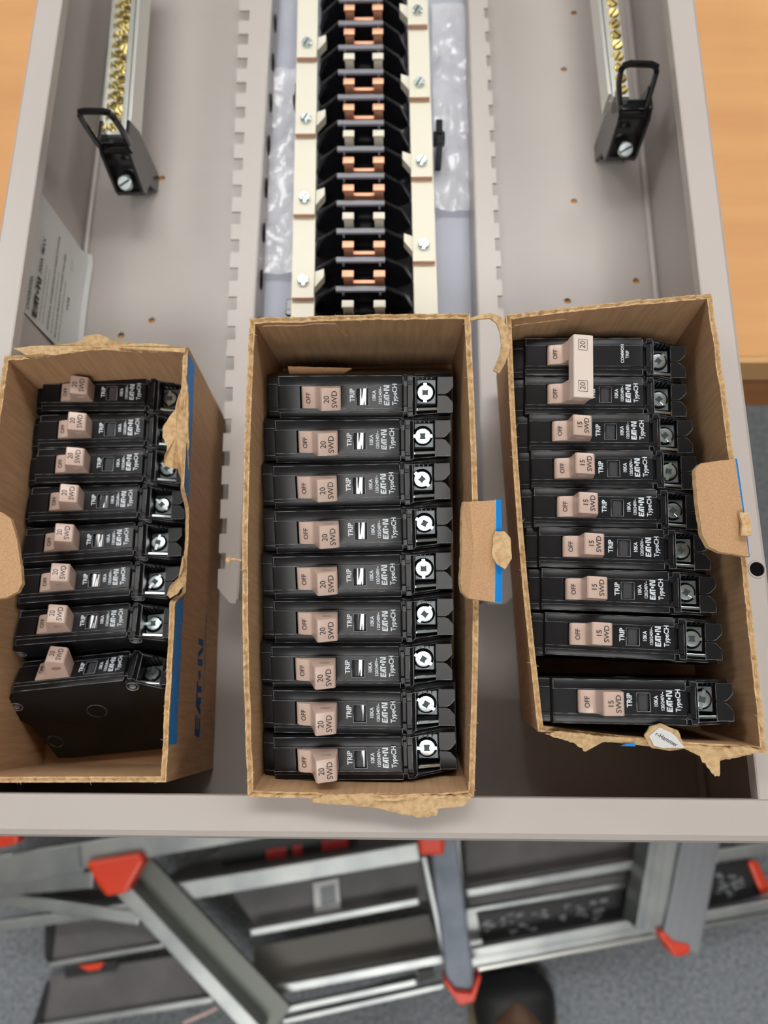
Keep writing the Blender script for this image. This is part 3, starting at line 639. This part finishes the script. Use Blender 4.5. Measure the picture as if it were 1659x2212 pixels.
# ------------------------------------------------------------------ corrugated cartons
def rnd(seed, s, f=1.0): return noise.noise(Vector((s*f, seed*7.3, seed*1.7)))
def carton(name, corners, downv, h, label, tears, bulge, prints=None, seed=1, crenel=None):
    """corners: outer rim [front-left, front-right, back-right, back-left] in bench mm"""
    C = [Vector(c) for c in corners]; D = Vector(downv).normalized(); th = 2.3
    cen = sum(C, Vector())/4
    root = empty(name, W(*(cen+D*h)), label, 'box'); inv = Matrix.Translation(-W(*(cen+D*h)))
    mb = MB(); fr_ = MB()
    I = []
    for i in range(4):
        a = (C[i-1]-C[i]).normalized(); b = (C[(i+1) % 4]-C[i]).normalized()
        I.append(C[i]+(a+b)*th)
    wallobj = []
    for i in range(4):
        o0, o1, i0, i1 = C[i], C[(i+1) % 4], I[i], I[(i+1) % 4]
        L = (o1-o0).length; ns = int(L/.9); nt = 16
        nrm = (o1-o0).cross(D).normalized()
        if nrm.dot(o0-cen) < 0: nrm = -nrm
        tf = tears.get(i, lambda s: 0); O = []; N_ = []; Mm = []
        for j in range(ns+1):
            s = j/ns
            base = tf(s)
            if isinstance(base, tuple): to, tn = base
            else: to = tn = base
            to += 1.0*rnd(seed+i, s*L, .09)+.7*rnd(seed+i+9, s*L, .5)
            tn += 1.0*rnd(seed+i, s*L, .09)+.7*rnd(seed+i+5, s*L, .45)
            if crenel and crenel == i: to += .9*(math.sin(s*L*2*math.pi/8.0) > .2); tn += -.9*(math.sin(s*L*2*math.pi/8.0) > .2)
            e_ = min(1, s*L/4, (1-s)*L/4)
            to *= e_; tn *= e_
            bl = bulge.get(i, 0)*math.sin(math.pi*s)
            rowo = []; rowi = []
            for k in range(nt+1):
                t_ = (k/nt)**1.6
                bz = bl*(1-t_)**1.2
                rowo.append(o0.lerp(o1, s)+nrm*bz+D*(to+(h-to)*t_))
                rowi.append(i0.lerp(i1, s)+nrm*bz+D*(tn+(h-tn)*t_))
            mid = (rowo[0]+rowi[0])/2 + D*(min(to, tn)-(to+tn)/2 + .9+.9*rnd(seed+i+20, s*L, .9)+.5*math.sin(s*L*1.1))
            mo = rowo[0].lerp(mid, .45)-D*(.15+1.0*abs(rnd(seed+31+i, s*L, .8))); mi_ = rowi[0].lerp(mid, .45)-D*(.1+1.0*abs(rnd(seed+41+i, s*L, .8)))
            O.append(rowo); N_.append(rowi); Mm.append((mo, mid, mi_))
            if random.random() < .55:
                p = random.choice([rowo[0], rowi[0], mo, mi_]); q = Vector((random.uniform(-1, 1), random.uniform(-1, 1), random.uniform(0, 1))).normalized()
                ln_ = random.uniform(.6, 1.9); w_ = Vector((random.uniform(-1, 1), random.uniform(-1, 1), 0)).normalized()*.09
                b2 = p+q*ln_*.5+Vector((0, 0, .1)); fr_.add([p-w_, p+w_, b2+w_*.7, b2-w_*.7, p+q*ln_+w_.cross(q)*3], [(0, 1, 2, 3), (3, 2, 4)])
        K = 0 if i in (1, 3) else 1
        for rows in (O, N_):
            vs = [v for r in rows for v in r]; n1 = nt+1; fs = []; 
            blue = []
            for j in range(ns):
                for k in range(nt):
                    fs.append((j*n1+k, (j+1)*n1+k, (j+1)*n1+k+1, j*n1+k+1))
            mb.add(vs, fs, K)
        vs = []; 
        for j in range(ns+1): vs += [O[j][0], Mm[j][0], Mm[j][1], Mm[j][2], N_[j][0]]
        fs = []
        for j in range(ns):
            for k in range(4): fs.append((j*5+k, (j+1)*5+k, (j+1)*5+k+1, j*5+k+1))
        mb.add(vs, fs, 2)
        wallobj.append((O, N_, nrm, L, ns))
    bt = [I[i]+D*(h-3) for i in range(4)] + [C[i]+D*h for i in range(4)]
    mb.add(bt, [(0, 1, 2, 3), (7, 6, 5, 4)], 0)
    me = mb.mesh('board_walls', [KRAFT, KRAFTX, TORN], smooth=True)
    ML = Matrix.Translation(-W(*(cen+D*h))+Vector((0, 0, T0)))
    wo = link('board_walls', me, root); wo.matrix_local = ML
    fo = link('frayed_fibres', fr_.mesh('frayed_fibres', TORN), root); fo.matrix_local = ML.copy(); fo['kind'] = 'stuff'
    return root, ML, wallobj, D, h
def onroot(root, ML, name, mb, mats, **k):
    o = link(name, mb.mesh(name, mats, **k), root); o.matrix_local = ML.copy(); return o
def ragged(pts, th, seed=1, amp=.5, step=1.6, dn=Vector((0, 0, -1)), rag=None):
    """slab with ragged outline: pts 3D loop in bench mm; ragged all edges listed in rag (default all)"""
    P = [Vector(p) for p in pts]; out = []; c = sum(P, Vector())/len(P); nn = Vector()
    for i in range(len(P)): nn += (P[i]-c).cross(P[(i+1) % len(P)]-c)
    nn.normalize()
    for i in range(len(P)):
        a, b = P[i], P[(i+1) % len(P)]; L = (b-a).length; n = max(1, int(L/step)) if (rag is None or i in rag) else 1
        for j in range(n):
            q = a.lerp(b, j/n); d = (b-a).normalized().cross(nn)
            if j: q = q + d*amp*(rnd(seed+i, j*1.0, .9)+.5*rnd(seed+3+i, j*1.0, 2.3))
            out.append(q)
    mb = MB(); n = len(out); inner = [c.lerp(q, .6)+nn*.15 for q in out]
    lo = [q-nn*th for q in out]
    mb.add(out+inner+[c+nn*.2]+lo+[c-nn*th], [(i, (i+1) % n, n+(i+1) % n, n+i) for i in range(n)]+[(n+i, n+(i+1) % n, 2*n) for i in range(n)]+[(2*n+1+(i+1) % n, 2*n+1+i, 3*n+1) for i in range(n)], 0)
    mb.add(out+lo, [(i, n+i, n+(i+1) % n, (i+1) % n) for i in range(n)], 1)
    return mb
def smooth_step(a, b, s): 
    t_ = max(0, min(1, (s-a)/(b-a))); return t_*t_*(3-2*t_)
# --- left carton (stands on the pan)
def tearL(s):     # right wall, s from front to back
    d = 17*smooth_step(.37, .42, s)*(1-smooth_step(.60, .66, s)) + 5*smooth_step(.60, .64, s)*(1-smooth_step(.8, .86, s))
    return (d, d+3*(.4 < s < .85))
Lc, LM, Lw, LD, Lh = carton('cardboard_carton', [(-185.8, -26, 94), (-94.9, -25.1, 94), (-100.2, 171, 94), (-188.0, 166.5, 94)], (-.025, .0, -1), 92.5,
    'torn brown carton with blue band, at the left, full of breakers', {1: tearL, 2: lambda s: -1.5+2*math.sin(s*9)}, {1: 0, 3: 0, 2: 1, 0: 0}, seed=3, crenel=0)
# blue band and wordmark printed on the right outer wall
def wallpt(wl_, s, d):      # point on outer face: s along, d mm below nominal rim
    O = wl_[0]; ns = wl_[4]; j = min(ns-1, max(0, int(s*ns))); f = s*ns-j
    c0 = O[j]; c1 = O[j+1]
    a0 = c0[-1]; a1 = c1[-1]; zr = a0.lerp(a1, f)
    return zr - LD*(Lh-d) + wl_[2]*.12
wl1 = Lw[1]; nsb = 150; mbp = MB()
for j in range(nsb):
    s0, s1 = .075+(.985-.075)*j/nsb, .075+(.985-.075)*(j+1)/nsb
    t0 = tearL(s0)[0]+.9; t1 = tearL(s1)[0]+.9
    if t0 > 13.4 and t1 > 13.4:
        if mbp.v: onroot(Lc, LM, 'blue_band', mbp, BLUE); mbp = MB()
        continue
    t0 = min(t0, 13.6); t1 = min(t1, 13.6)
    mbp.add([wallpt(wl1, s0, t0), wallpt(wl1, s1, t1), wallpt(wl1, s1, 13.8), wallpt(wl1, s0, 13.8)], [(0, 1, 2, 3)])
onroot(Lc, LM, 'blue_band', mbp, BLUE)
mbp = MB(); Lwlen = wl1[3]
put_text(mbp, logo2d(47, 10.5), lambda u, v: wallpt(wl1, (40+u)/Lwlen, 52-v)); put_text(mbp, text2d('Powering Business Worldwide', 2.2, .02), lambda u, v: wallpt(wl1, (58+u)/Lwlen, 62-v))
onroot(Lc, LM, 'blue_wordmark', mbp, BLUED)
mbp = MB(); put_text(mbp, text2d('www.eaton.com/circuitprotection', 2.3, .03, spacing=1.5), lambda u, v: wallpt(wl1, (54+u)/Lwlen, 10.6-v)+wl1[2]*.1); onroot(Lc, LM, 'web_address', mbp, KRAFTF)
# peeled inner liner of the torn right wall
def pxl(pts, z): return [tuple(atz(p[0], p[1], p[2] if len(p) > 2 else z)) for p in pts]
onroot(Lc, LM, 'peeled_liner', ragged(pxl([(407, 1010, 84), (407, 930, 90), (407, 870, 94), (402, 812, 95), (392, 838, 94), (383, 862), (378, 885), (364, 903), (352, 922), (351, 945), (361, 965), (355, 985), (353, 1005, 86), (372, 1012, 86), (384, 1012, 84), (392, 1045, 80), (398, 1060, 78)], 89), 1.0, 5, .6), [TORN, TORN])
onroot(Lc, LM, 'torn_shred', ragged(pxl([(402, 1255, 88), (404, 1225, 80), (396, 1200, 80), (396, 1225, 84), (388, 1245, 88), (368, 1265, 93), (362, 1282, 94), (370, 1290, 94), (386, 1280, 93)], 90), 1.0, 6, .4), [TORN, TORN])
onroot(Lc, LM, 'torn_lip', ragged(pxl([(30, 752, 95), (85, 747, 95), (130, 745, 96), (175, 738, 97), (188, 725, 98), (215, 722, 98), (240, 732, 98), (260, 738, 97), (300, 742, 96), (340, 742, 96), (380, 748, 96), (402, 752, 95), (400, 762, 95), (370, 756, 95), (250, 748, 95), (180, 756, 95), (120, 768, 95), (90, 764, 95), (60, 768, 94)], 95), 1.0, 6, .4), [TORN, TORN])
# rounded tear-tab of the left wall
onroot(Lc, LM, 'lid_tab', ragged(pxl([(-25, 1108), (8, 1109), (28, 1122), (36, 1145), (44, 1180), (52, 1235), (54, 1262), (45, 1280), (20, 1292), (-25, 1300)], 99), 2.4, 8, .35), [KRAFTF, TORN])
# --- middle carton (propped up on the bus assembly)
Mc, MM_, Mw, MD_, Mh = carton('cardboard_carton', [(-59.8, -29.6, 101.5), (30.2, -29.0, 101), (29.2, 161, 142), (-61.3, 159, 142)], (.0, .21, -1), 78,
    'torn brown carton standing between the other two, its back raised', {0: lambda s: -1.2*(s > .3)-1.0*(.55 < s < .8), 1: lambda s: 0}, {1: 2.6, 3: 2.6, 2: .5, 0: 1.0}, seed=11)
tabz = 131
onroot(Mc, MM_, 'lid_tab', ragged([(28.5, 84.5, 129), (26, 84, 131), (25.2, 80, 132), (24.8, 64, 131), (24.2, 52, 129), (24.8, 48.5, 128), (27.5, 46.2, 126), (37.8, 45.0, 124), (38.6, 60, 126), (39.0, 85.5, 128)], 2.4, 12, .25), [KRAFTF, TORN])
onroot(Mc, MM_, 'blue_edge_strip', ragged([(37.8, 45.0, 124.6), (40.8, 44.8, 123.4), (41.2, 60, 125.5), (41.3, 85.7, 127.5), (39.0, 85.6, 128.7)], 2.0, 12, .1, rag=[1]), [BLUE, PAPER])
onroot(Mc, MM_, 'torn_tongue', ragged([(37.6, 70, 127.5), (38.5, 72.5, 128), (42, 72.2, 129), (44.2, 69.5, 129), (44.6, 61.5, 128), (42, 57.5, 127), (38.8, 59.5, 127), (37.0, 63, 127)], 1.6, 14, .35), [TORN, TORN])
for a in ((83, 79.5), (75.5, 72.8)):
    pass
onroot(Mc, MM_, 'torn_lip', ragged([(-35, -31.5, 102), (-22, -32.2, 102), (-8, -33.5, 101.5), (0, -35.5, 101), (8, -37, 100.5), (15, -36.5, 100.5), (16, -33.5, 101.5), (26, -32.5, 101.5), (29, -29, 102.5), (12, -28.5, 103), (-10, -28, 103), (-30, -29.0, 103)], 1.0, 15, .9, .9), [TORN, TORN])
# --- right carton
Rc, RM_, Rw, RD_, Rh = carton('cardboard_carton', [(56.0, -4.0, 104), (144.5, -11.5, 107), (138.2, 183, 120), (47.6, 174.5, 117)], (.07, .075, -1), 76,
    'torn brown carton at the right holding the tied double breaker', {0: lambda s: 2.0*(s < .5)+1.5*math.sin(s*8)}, {3: 2.0, 1: 1.2, 0: 1.0, 2: .5}, seed=23)
onroot(Rc, RM_, 'lid_tab', ragged([(139.6, 105.5, 121), (124, 102.5, 124), (121.0, 99.5, 125), (120.4, 94, 125.5), (120.6, 82, 125), (121.5, 72, 124), (124, 67.6, 123), (129, 65.6, 122), (141.2, 64.6, 119), (140.4, 85, 120.5)], 2.4, 21, .3), [KRAFTF, TORN])
onroot(Rc, RM_, 'blue_edge_strip', ragged([(141.2, 64.6, 118.6), (142.0, 64.6, 118.0), (141.2, 85, 119.6), (140.4, 105.5, 120.6), (139.6, 105.5, 121.2), (140.4, 85, 120.8)], 1.2, 12, .1, rag=[]), [BLUE, BLUE])
onroot(Rc, RM_, 'torn_tongue', ragged([(137.4, 82, 122), (141.5, 81.8, 122), (141.6, 72.5, 121.5), (137.2, 72.3, 121.5), (137.9, 77, 122.2)], 1.4, 14, .3), [TORN, TORN])
onroot(Rc, RM_, 'torn_tongue', ragged([(112, -9.5, 106.5), (118, -12.5, 106), (122, -17.5, 105), (124.5, -20.5, 104), (126.2, -20.5, 104), (126.6, -14.5, 105.5), (138, -12.2, 106.5), (142, -10.5, 107.5), (134, -9.2, 107.5), (126, -10.5, 107.5), (119, -9.0, 107.5)], 1.2, 25, .8, .8), [TORN, TORN])
onroot(Rc, RM_, 'torn_lip', ragged([(59, -5, 104), (70, -8.2, 104), (74.5, -11.6, 103.5), (77, -8.0, 104.5), (90, -7.8, 104.6), (100, -8.5, 104.5), (104, -9.6, 104), (101, -6.8, 105), (80, -5.4, 105.2), (64, -4.0, 105)], 1.0, 26, .7, .8), [TORN, TORN])
# folded-in scrap of white sticker at the front rim
pp = ragged([(97.0, -5.0, 107.2), (99.0, -1.6, 108.8), (103, -.4, 109.6), (107.5, -2.2, 109), (110, -3.0, 108.6), (112, -7.0, 106.8), (113.5, -9.8, 105.6), (107, -10.6, 105.2), (100, -9.6, 105.4)], .8, 27, .35)
pk = onroot(Rc, RM_, 'folded_board_scrap', pp, [TORN, TORN])
def stk(x, y): return (x, y, 106.2+(y+9.8)*.36+.9)
st = MB(); st.add([stk(*q) for q in [(98.6, -5.2), (102.6, -2.0), (106.5, -3.6), (109.0, -5.2), (112.6, -9.7), (104, -9.8), (100.6, -9.0)]], [list(range(7))])
sk_ = onroot(Rc, RM_, 'white_sticker', st, PAPER)
st = MB(); ca, sa = math.cos(math.radians(-28)), math.sin(math.radians(-28))
def rt(u, v): 
    x, y = 105.4+u*ca-v*sa, -6.6+u*sa+v*ca; a = stk(x, y); return (a[0], a[1], a[2]+.08)
put_text(st, text2d('r-Hammer', 1.55, .03), rt); o = onroot(Rc, RM_, 'sticker_lettering', st, INK)
st = MB(); st.add([(88, -9.2, 105.4), (94, -9.4, 105.4), (93.5, -8.0, 105.9), (90, -8.4, 105.9)], [(0, 1, 2, 3)]); onroot(Rc, RM_, 'blue_sticker_corner', st, BLUE)
def innerpt(wl_, s_, d, D_):
    N2 = wl_[1]; ns = wl_[4]; j = min(ns-1, max(0, int(s_*ns))); f = s_*ns-j
    return N2[j][0].lerp(N2[j+1][0], f)+D_*d-wl_[2]*.15
for root_, ML_, w_, D_, path in ((Mc, MM_, Mw[2], MD_, [(.74, 2), (.62, 3.0), (.60, 13), (.57, 22)]), (Rc, RM_, Rw[2], RD_, [(.98, 7), (.86, 6.4), (.71, 6.6), (.69, 12)]), (Mc, MM_, Mw[2], MD_, [(.97, 3.2), (.85, 3.4), (.72, 2.4)])):
    cm_ = MB(); pts_ = []
    for (a, b), (c, d_) in zip(path, path[1:]):
        for q in range(8): t_ = q/8; pts_.append(innerpt(w_, a+(c-a)*t_, b+(d_-b)*t_, D_))
    cm_.tube(pts_, .3, 5); onroot(root_, ML_, 'torn_ply_line', cm_, TORN)
onroot(Mc, MM_, 'inner_flap', ragged(pxl([(622, 793), (760, 797), (735, 814), (626, 812)], 112), .8, 31, .2), [KRAFTF, TORN])
# curled shred hanging off the carton's far left corner
sh = MB(); secs = []
CP = [(29.5, 160, 139, 1.2), (33, 161.5, 138, 1.6), (38, 163.5, 136, 2.6), (42, 162.5, 134, 3.6), (44.6, 158, 132, 4.0), (45, 152, 130, 3.6), (43.5, 147, 127, 3.6), (41.5, 143.5, 124, 3.0)]
for i, (x, y, z, w_) in enumerate(CP):
    a = Vector(CP[max(0, i-1)][:3]); b = Vector(CP[min(len(CP)-1, i+1)][:3]); t_ = (b-a).normalized(); nv = t_.cross(Vector((0, 0, 1))).normalized(); p = Vector((x, y, z))
    secs.append([p-nv*w_/2, p+nv*w_/2, p+nv*w_/2-Vector((0, 0, .8)), p-nv*w_/2-Vector((0, 0, .8))])
sh.loft(secs, 0); onroot(Mc, MM_, 'curled_shred', sh, TORN, smooth=False)
sh = MB(); sh.tube([(-62, 60.5, 128), (-64, 61, 128), (-66.2, 61.2, 127)], .5, 6); sh.cyl((-67.5, 61, 126), 1.5, 1.2, n=8, r2=.8); onroot(Mc, MM_, 'torn_shred', sh, TORN)

# ------------------------------------------------------------------ ladders on the floor below the table
# camera model used only to lay the ladder pieces out on their floor-level plane
def beam(p, q, w, h, mats, z, parent, name, mi=0, hollow=False, bevel=1.5, groove=0):
    a, b = atz(*p, z), atz(*q, z); d = (b-a); L = d.length; an = math.atan2(d.y, d.x)
    mb = MB()
    mb.box(0, L, -w/2, w/2, -h, 0)
    for g in range(groove): mb.box(0, L, -w/2+w*(g+.6)/groove-1, -w/2+w*(g+.6)/groove+1, -.5, 1.2)
    M = Matrix.Translation((a.x/1000, a.y/1000, z/1000)) @ Matrix.Rotation(an, 4, 'Z')
    o = link(name, mb.mesh(name, mats, bevel=bevel), parent, M); return o
def plate(pts, z, th, mats, parent, name, bevel=0):
    P = [atz(*p, z) for p in pts]; mb = MB(); mb.prism([(p.x, p.y) for p in P], z-th, z); return link(name, mb.mesh(name, mats, bevel=bevel), parent)
def cap(pts, z, th, parent, name='end_cap'):
    return plate(pts, z, th, ORANGE, parent, name, bevel=5)
def lad(label, x, y):
    e = empty('aluminium_ladder', (x, y, 0), label, 'ladder', None); bb = empty_fix(e); return e
def empty_fix(e): return e
def ladder(label):
    return empty('aluminium_ladder', (0, 0, T0), label, 'ladder')
LA = ladder('folded aluminium ladder with grey treads and large orange hinge cap on the carpet')
beam((-40, 1886), (178, 1852), 34, 50, LALU, -600, LA, 'rail'); beam((170, 1850), (640, 1770), 30, 50, LALU, -600, LA, 'rail')
beam((-30, 1922), (200, 1900), 20, 40, LALU, -640, LA, 'rail')
cap([(-12, 1800), (40, 1800), (38, 1822), (-12, 1836)], -575, 20, LA)
cap([(183, 1862), (300, 1842), (311, 1858), (306, 1868), (272, 1930), (228, 1938), (205, 1905)], -585, 30, LA)
beam((243, 1900), (560, 2240), 18, 60, LALU, -600, LA, 'rail')
beam((300, 1890), (600, 2212), 46, 10, LSIDE, -630, LA, 'rail_web', bevel=0)
beam((-10, 1940), (300, 1985), 15, 20, LALU, -650, LA, 'brace'); beam((-10, 2003), (300, 1960), 13, 20, LALU, -655, LA, 'brace')
plate([(-10, 1912), (225, 1895), (262, 1945), (-10, 1945)], -690, 6, LSTEP, LA, 'tread')
plate([(115, 1990), (300, 1975), (352, 2045), (100, 2085)], -690, 6, LSTEP, LA, 'tread'); beam((104, 2086), (352, 2043), 6, 12, LALU, -680, LA, 'nosing')
plate([(108, 2105), (380, 2065), (455, 2160), (82, 2225)], -690, 6, LSTEP, LA, 'tread'); beam((80, 2222), (460, 2160), 8, 12, LALU, -680, LA, 'nosing')
plate([(97, 2000), (118, 1996), (107, 2082), (96, 2070)], -684, 5, DARKL, LA, 'foot_pad'); plate([(100, 2120), (66, 2225), (86, 2225), (103, 2130)], -684, 5, DARKL, LA, 'foot_pad')
plate([(140, 2095), (252, 2075), (250, 2095), (140, 2112)], -683, 3, DARKL, LA, 'warning_label'); plate([(170, 2086), (225, 2079), (215, 2094), (190, 2098)], -680, 3, ORANGE, LA, 'orange_sticker')
beam((395, 2212), (470, 2178), 4, 6, mat('pink_cord', (220, 190, 186), .6), -670, LA, 'cord')
LBd = LA
beam((955, 1790), (998, 2150), 34, 50, mat('ladder_blue_rail', (120, 128, 140), .5, metal=.4, var=((30, 30, 30), (100, 108, 120), .4, .7)), -600, LBd, 'rail', bevel=3)
beam((984, 1800), (1012, 2120), 9, 60, LALU, -605, LBd, 'rail'); beam((915, 1850), (960, 2060), 7, 50, LALU, -612, LBd, 'rail')
cap([(900, 1790), (963, 1790), (959, 1848), (907, 1848)], -580, 25, LBd); 
cap([(957, 2118), (965, 2118), (985, 2143), (1018, 2146), (1034, 2108), (1040, 2110), (1025, 2165), (993, 2173), (970, 2140)], -590, 40, LBd, 'orange_foot')
plate([(330, 1905), (560, 1800), (900, 1780), (900, 1850), (520, 1925)], -695, 6, LSTEP, LBd, 'tread')
beam((345, 1935), (905, 1840), 22, 26, LALU, -640, LBd, 'nosing')
plate([(500, 1926), (905, 1845), (925, 1945), (560, 2010)], -690, 6, LSTEP, LBd, 'tread'); beam((540, 2016), (905, 1947), 9, 14, LALU, -660, LBd, 'nosing')
plate([(550, 2045), (925, 1975), (960, 2075), (540, 2150)], -690, 6, mat('ladder_tread_olive', (98, 96, 90), .55), LBd, 'tread'); beam((540, 2150), (958, 2072), 11, 16, LALU, -655, LBd, 'nosing')
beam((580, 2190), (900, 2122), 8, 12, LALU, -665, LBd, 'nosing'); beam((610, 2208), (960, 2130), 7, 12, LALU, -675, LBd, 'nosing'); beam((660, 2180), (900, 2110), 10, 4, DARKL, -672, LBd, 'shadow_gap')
plate([(902, 2098), (936, 2092), (940, 2112), (906, 2124)], -650, 10, DARKL, LBd, 'latch')
plate([(676, 1908), (731, 1896), (736, 1963), (680, 1972)], -682, 2, PAPER, LBd, 'sticker'); plate([(692, 1917), (723, 1910), (726, 1950), (694, 1958)], -680.5, 1, GREYT, LBd, 'sticker_print')
plate([(470, 1828), (500, 1802), (780, 1780), (765, 1830), (480, 1872)], -685, 3, DARKL, LBd, 'warning_label')
for (a, b) in ((575, 618), (632, 652), (695, 752)):
    rp = MB()
    P = [atz(*p, -683.5) for p in ((a, 1836-(a-575)*.16), (b, 1836-(b-575)*.16), (b, 1858-(b-575)*.16), (a, 1858-(a-575)*.16))]; rp.prism([(p.x, p.y) for p in P], -685, -683)
    link('red_print', rp.mesh('red_print', REDL), LBd)
beam((360, 1960), (560, 2140), 28, 12, mat('ladder_inner_rail', (92, 92, 86), .6), -660, LBd, 'rail_web', bevel=0)
LC = ladder('aluminium ladder with ribbed upright rails and orange feet at the lower right')
beam((1440, 1800), (1405, 2015), 36, 55, LALU, -600, LC, 'rail', groove=3); beam((1520, 1790), (1470, 2048), 44, 60, mat('ladder_bright_rail', (150, 153, 158), .4, metal=.6), -590, LC, 'rail', groove=4)
cap([(1420, 2016), (1434, 2010), (1454, 2034), (1494, 2042), (1491, 2062), (1458, 2070), (1440, 2042)], -585, 40, LC, 'orange_foot')
plate([(1005, 1800), (1372, 1790), (1375, 1868), (1008, 1930)], -690, 6, LSTEP, LC, 'tread'); beam((1008, 1930), (1376, 1867), 10, 14, LALU, -655, LC, 'nosing')
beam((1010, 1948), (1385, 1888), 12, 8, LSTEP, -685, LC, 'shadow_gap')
plate([(1008, 1965), (1385, 1900), (1440, 1990), (1010, 2062)], -690, 6, LALU, LC, 'tread'); beam((1010, 2062), (1442, 1984), 12, 14, LALU, -650, LC, 'nosing'); beam((1015, 2082), (1440, 2005), 22, 10, LALU, -685, LC, 'rail'); beam((1015, 2098), (1425, 2020), 4, 8, ALU, -680, LC, 'nosing')
plate([(1030, 1976), (1370, 1920), (1392, 1978), (1042, 2038)], -683, 2, DARKL, LC, 'warning_label')
gp = MB(); rr = random.Random(4)
for k in range(46):
    u = rr.uniform(0, .8); v = rr.uniform(.1, .85); x = 1036+u*340; y = 1978+v*56-u*58; w_ = rr.uniform(4, 16); h_ = rr.uniform(2, 8)
    P = [atz(*p, -682) for p in ((x, y), (x+w_, y-w_*.17), (x+w_, y+h_-w_*.17), (x, y+h_))]; gp.prism([(p.x, p.y) for p in P], -683, -681.4+.01*k)
link('label_print', gp.mesh('label_print', GREYT), LC)
cap([(1363, 1920), (1378, 1916), (1398, 1974), (1385, 1981)], -676, 8, LC, 'orange_strip')
beam((1545, 1850), (1700, 1826), 14, 14, LALU, -650, LC, 'nosing'); plate([(1540, 1870), (1620, 1856), (1660, 1930), (1530, 1968)], -685, 3, DARKL, LC, 'warning_label')
gp = MB()
for k in range(26):
    u = rr.uniform(0, .85); v = rr.uniform(.1, .85); x = 1545+u*70; y = 1880+v*66; w_ = rr.uniform(4, 12); h_ = rr.uniform(2, 7)
    P = [atz(*p, -684) for p in ((x, y), (x+w_, y-w_*.17), (x+w_, y+h_-w_*.17), (x, y+h_))]; gp.prism([(p.x, p.y) for p in P], -685, -683.4+.01*k)
link('label_print', gp.mesh('label_print', GREYT), LC)
cap([(1614, 1860), (1636, 1857), (1668, 1925), (1646, 1936)], -676, 8, LC, 'orange_strip')
beam((1515, 1982), (1700, 1948), 12, 14, LALU, -650, LC, 'nosing'); beam((1510, 2003), (1700, 1968), 6, 10, LALU, -680, LC, 'nosing')
plate([(1515, 1960), (1680, 1935), (1690, 1965), (1512, 1992)], -690, 6, LALU, LC, 'tread')
# ------------------------------------------------------------------ the photographer's shoe
shoe = empty('work_boot', (0, 0, 0), 'dark work boot with brown leather upper on the carpet below the ladders', 'shoe')
tip = atz(1112, 2098, -690); cxs = tip.x; ty = tip.y
def shoe_sec(y, w, z0, z1, n=20, sq=1.0): return [(cxs+8*((ty-y)/260)+w*math.cos(a)*1.0, y, z0+(z1-z0)*(.5+.5*math.sin(a))) for a in [2*math.pi*i/n for i in range(n)]]
F0 = -750
def boot(w, z0f, z1f, y0, y1, N=22):
    mb = MB(); S = []
    for i in range(N+1):
        t_ = i/N; y = y0-(y0-y1)*t_
        S.append(shoe_sec(y, w(t_), z0f(t_), z1f(t_)))
    mb.loft(S, 0); return mb
wf = lambda t_: 53*min(1, (max(0, 1-(1-min(1, t_*4))**2))**.5)*(1-.22*smooth_step(.35, .7, t_)) + .5
link('boot_toe', boot(lambda t_: wf(t_)*1.0, lambda t_: F0+8, lambda t_: F0+30+30*smooth_step(0, .22, t_)+8*smooth_step(.2, 1, t_), ty, ty-150).mesh('boot_toe', RUBB, smooth=True), shoe).location.z = T0
link('boot_upper', boot(lambda t_: 36*(max(.02, 1-(1-min(1, t_*4))**2))**.5+1, lambda t_: F0+30, lambda t_: F0+64+24*smooth_step(0, .3, t_)+60*smooth_step(.45, 1, t_), ty-36, ty-250).mesh('boot_upper', LEATH, smooth=True), shoe).location.z = T0
link('boot_sole', boot(lambda t_: wf(t_)*1.06+1.5, lambda t_: F0, lambda t_: F0+24, ty+3, ty-290).mesh('boot_sole', SOLE, smooth=True), shoe).location.z = T0
sf = MB(); S = []
for i in range(9):
    t_ = i/8; r = 46-4*t_; zc = F0+60+t_*110
    S.append([(cxs+8+r*math.cos(a), ty-225+r*1.15*math.sin(a)-8*t_, zc) for a in [2*math.pi*k/20 for k in range(20)]])
sf.loft(S, 0); link('boot_shaft', sf.mesh('boot_shaft', LEATH, smooth=True), shoe).location.z = T0
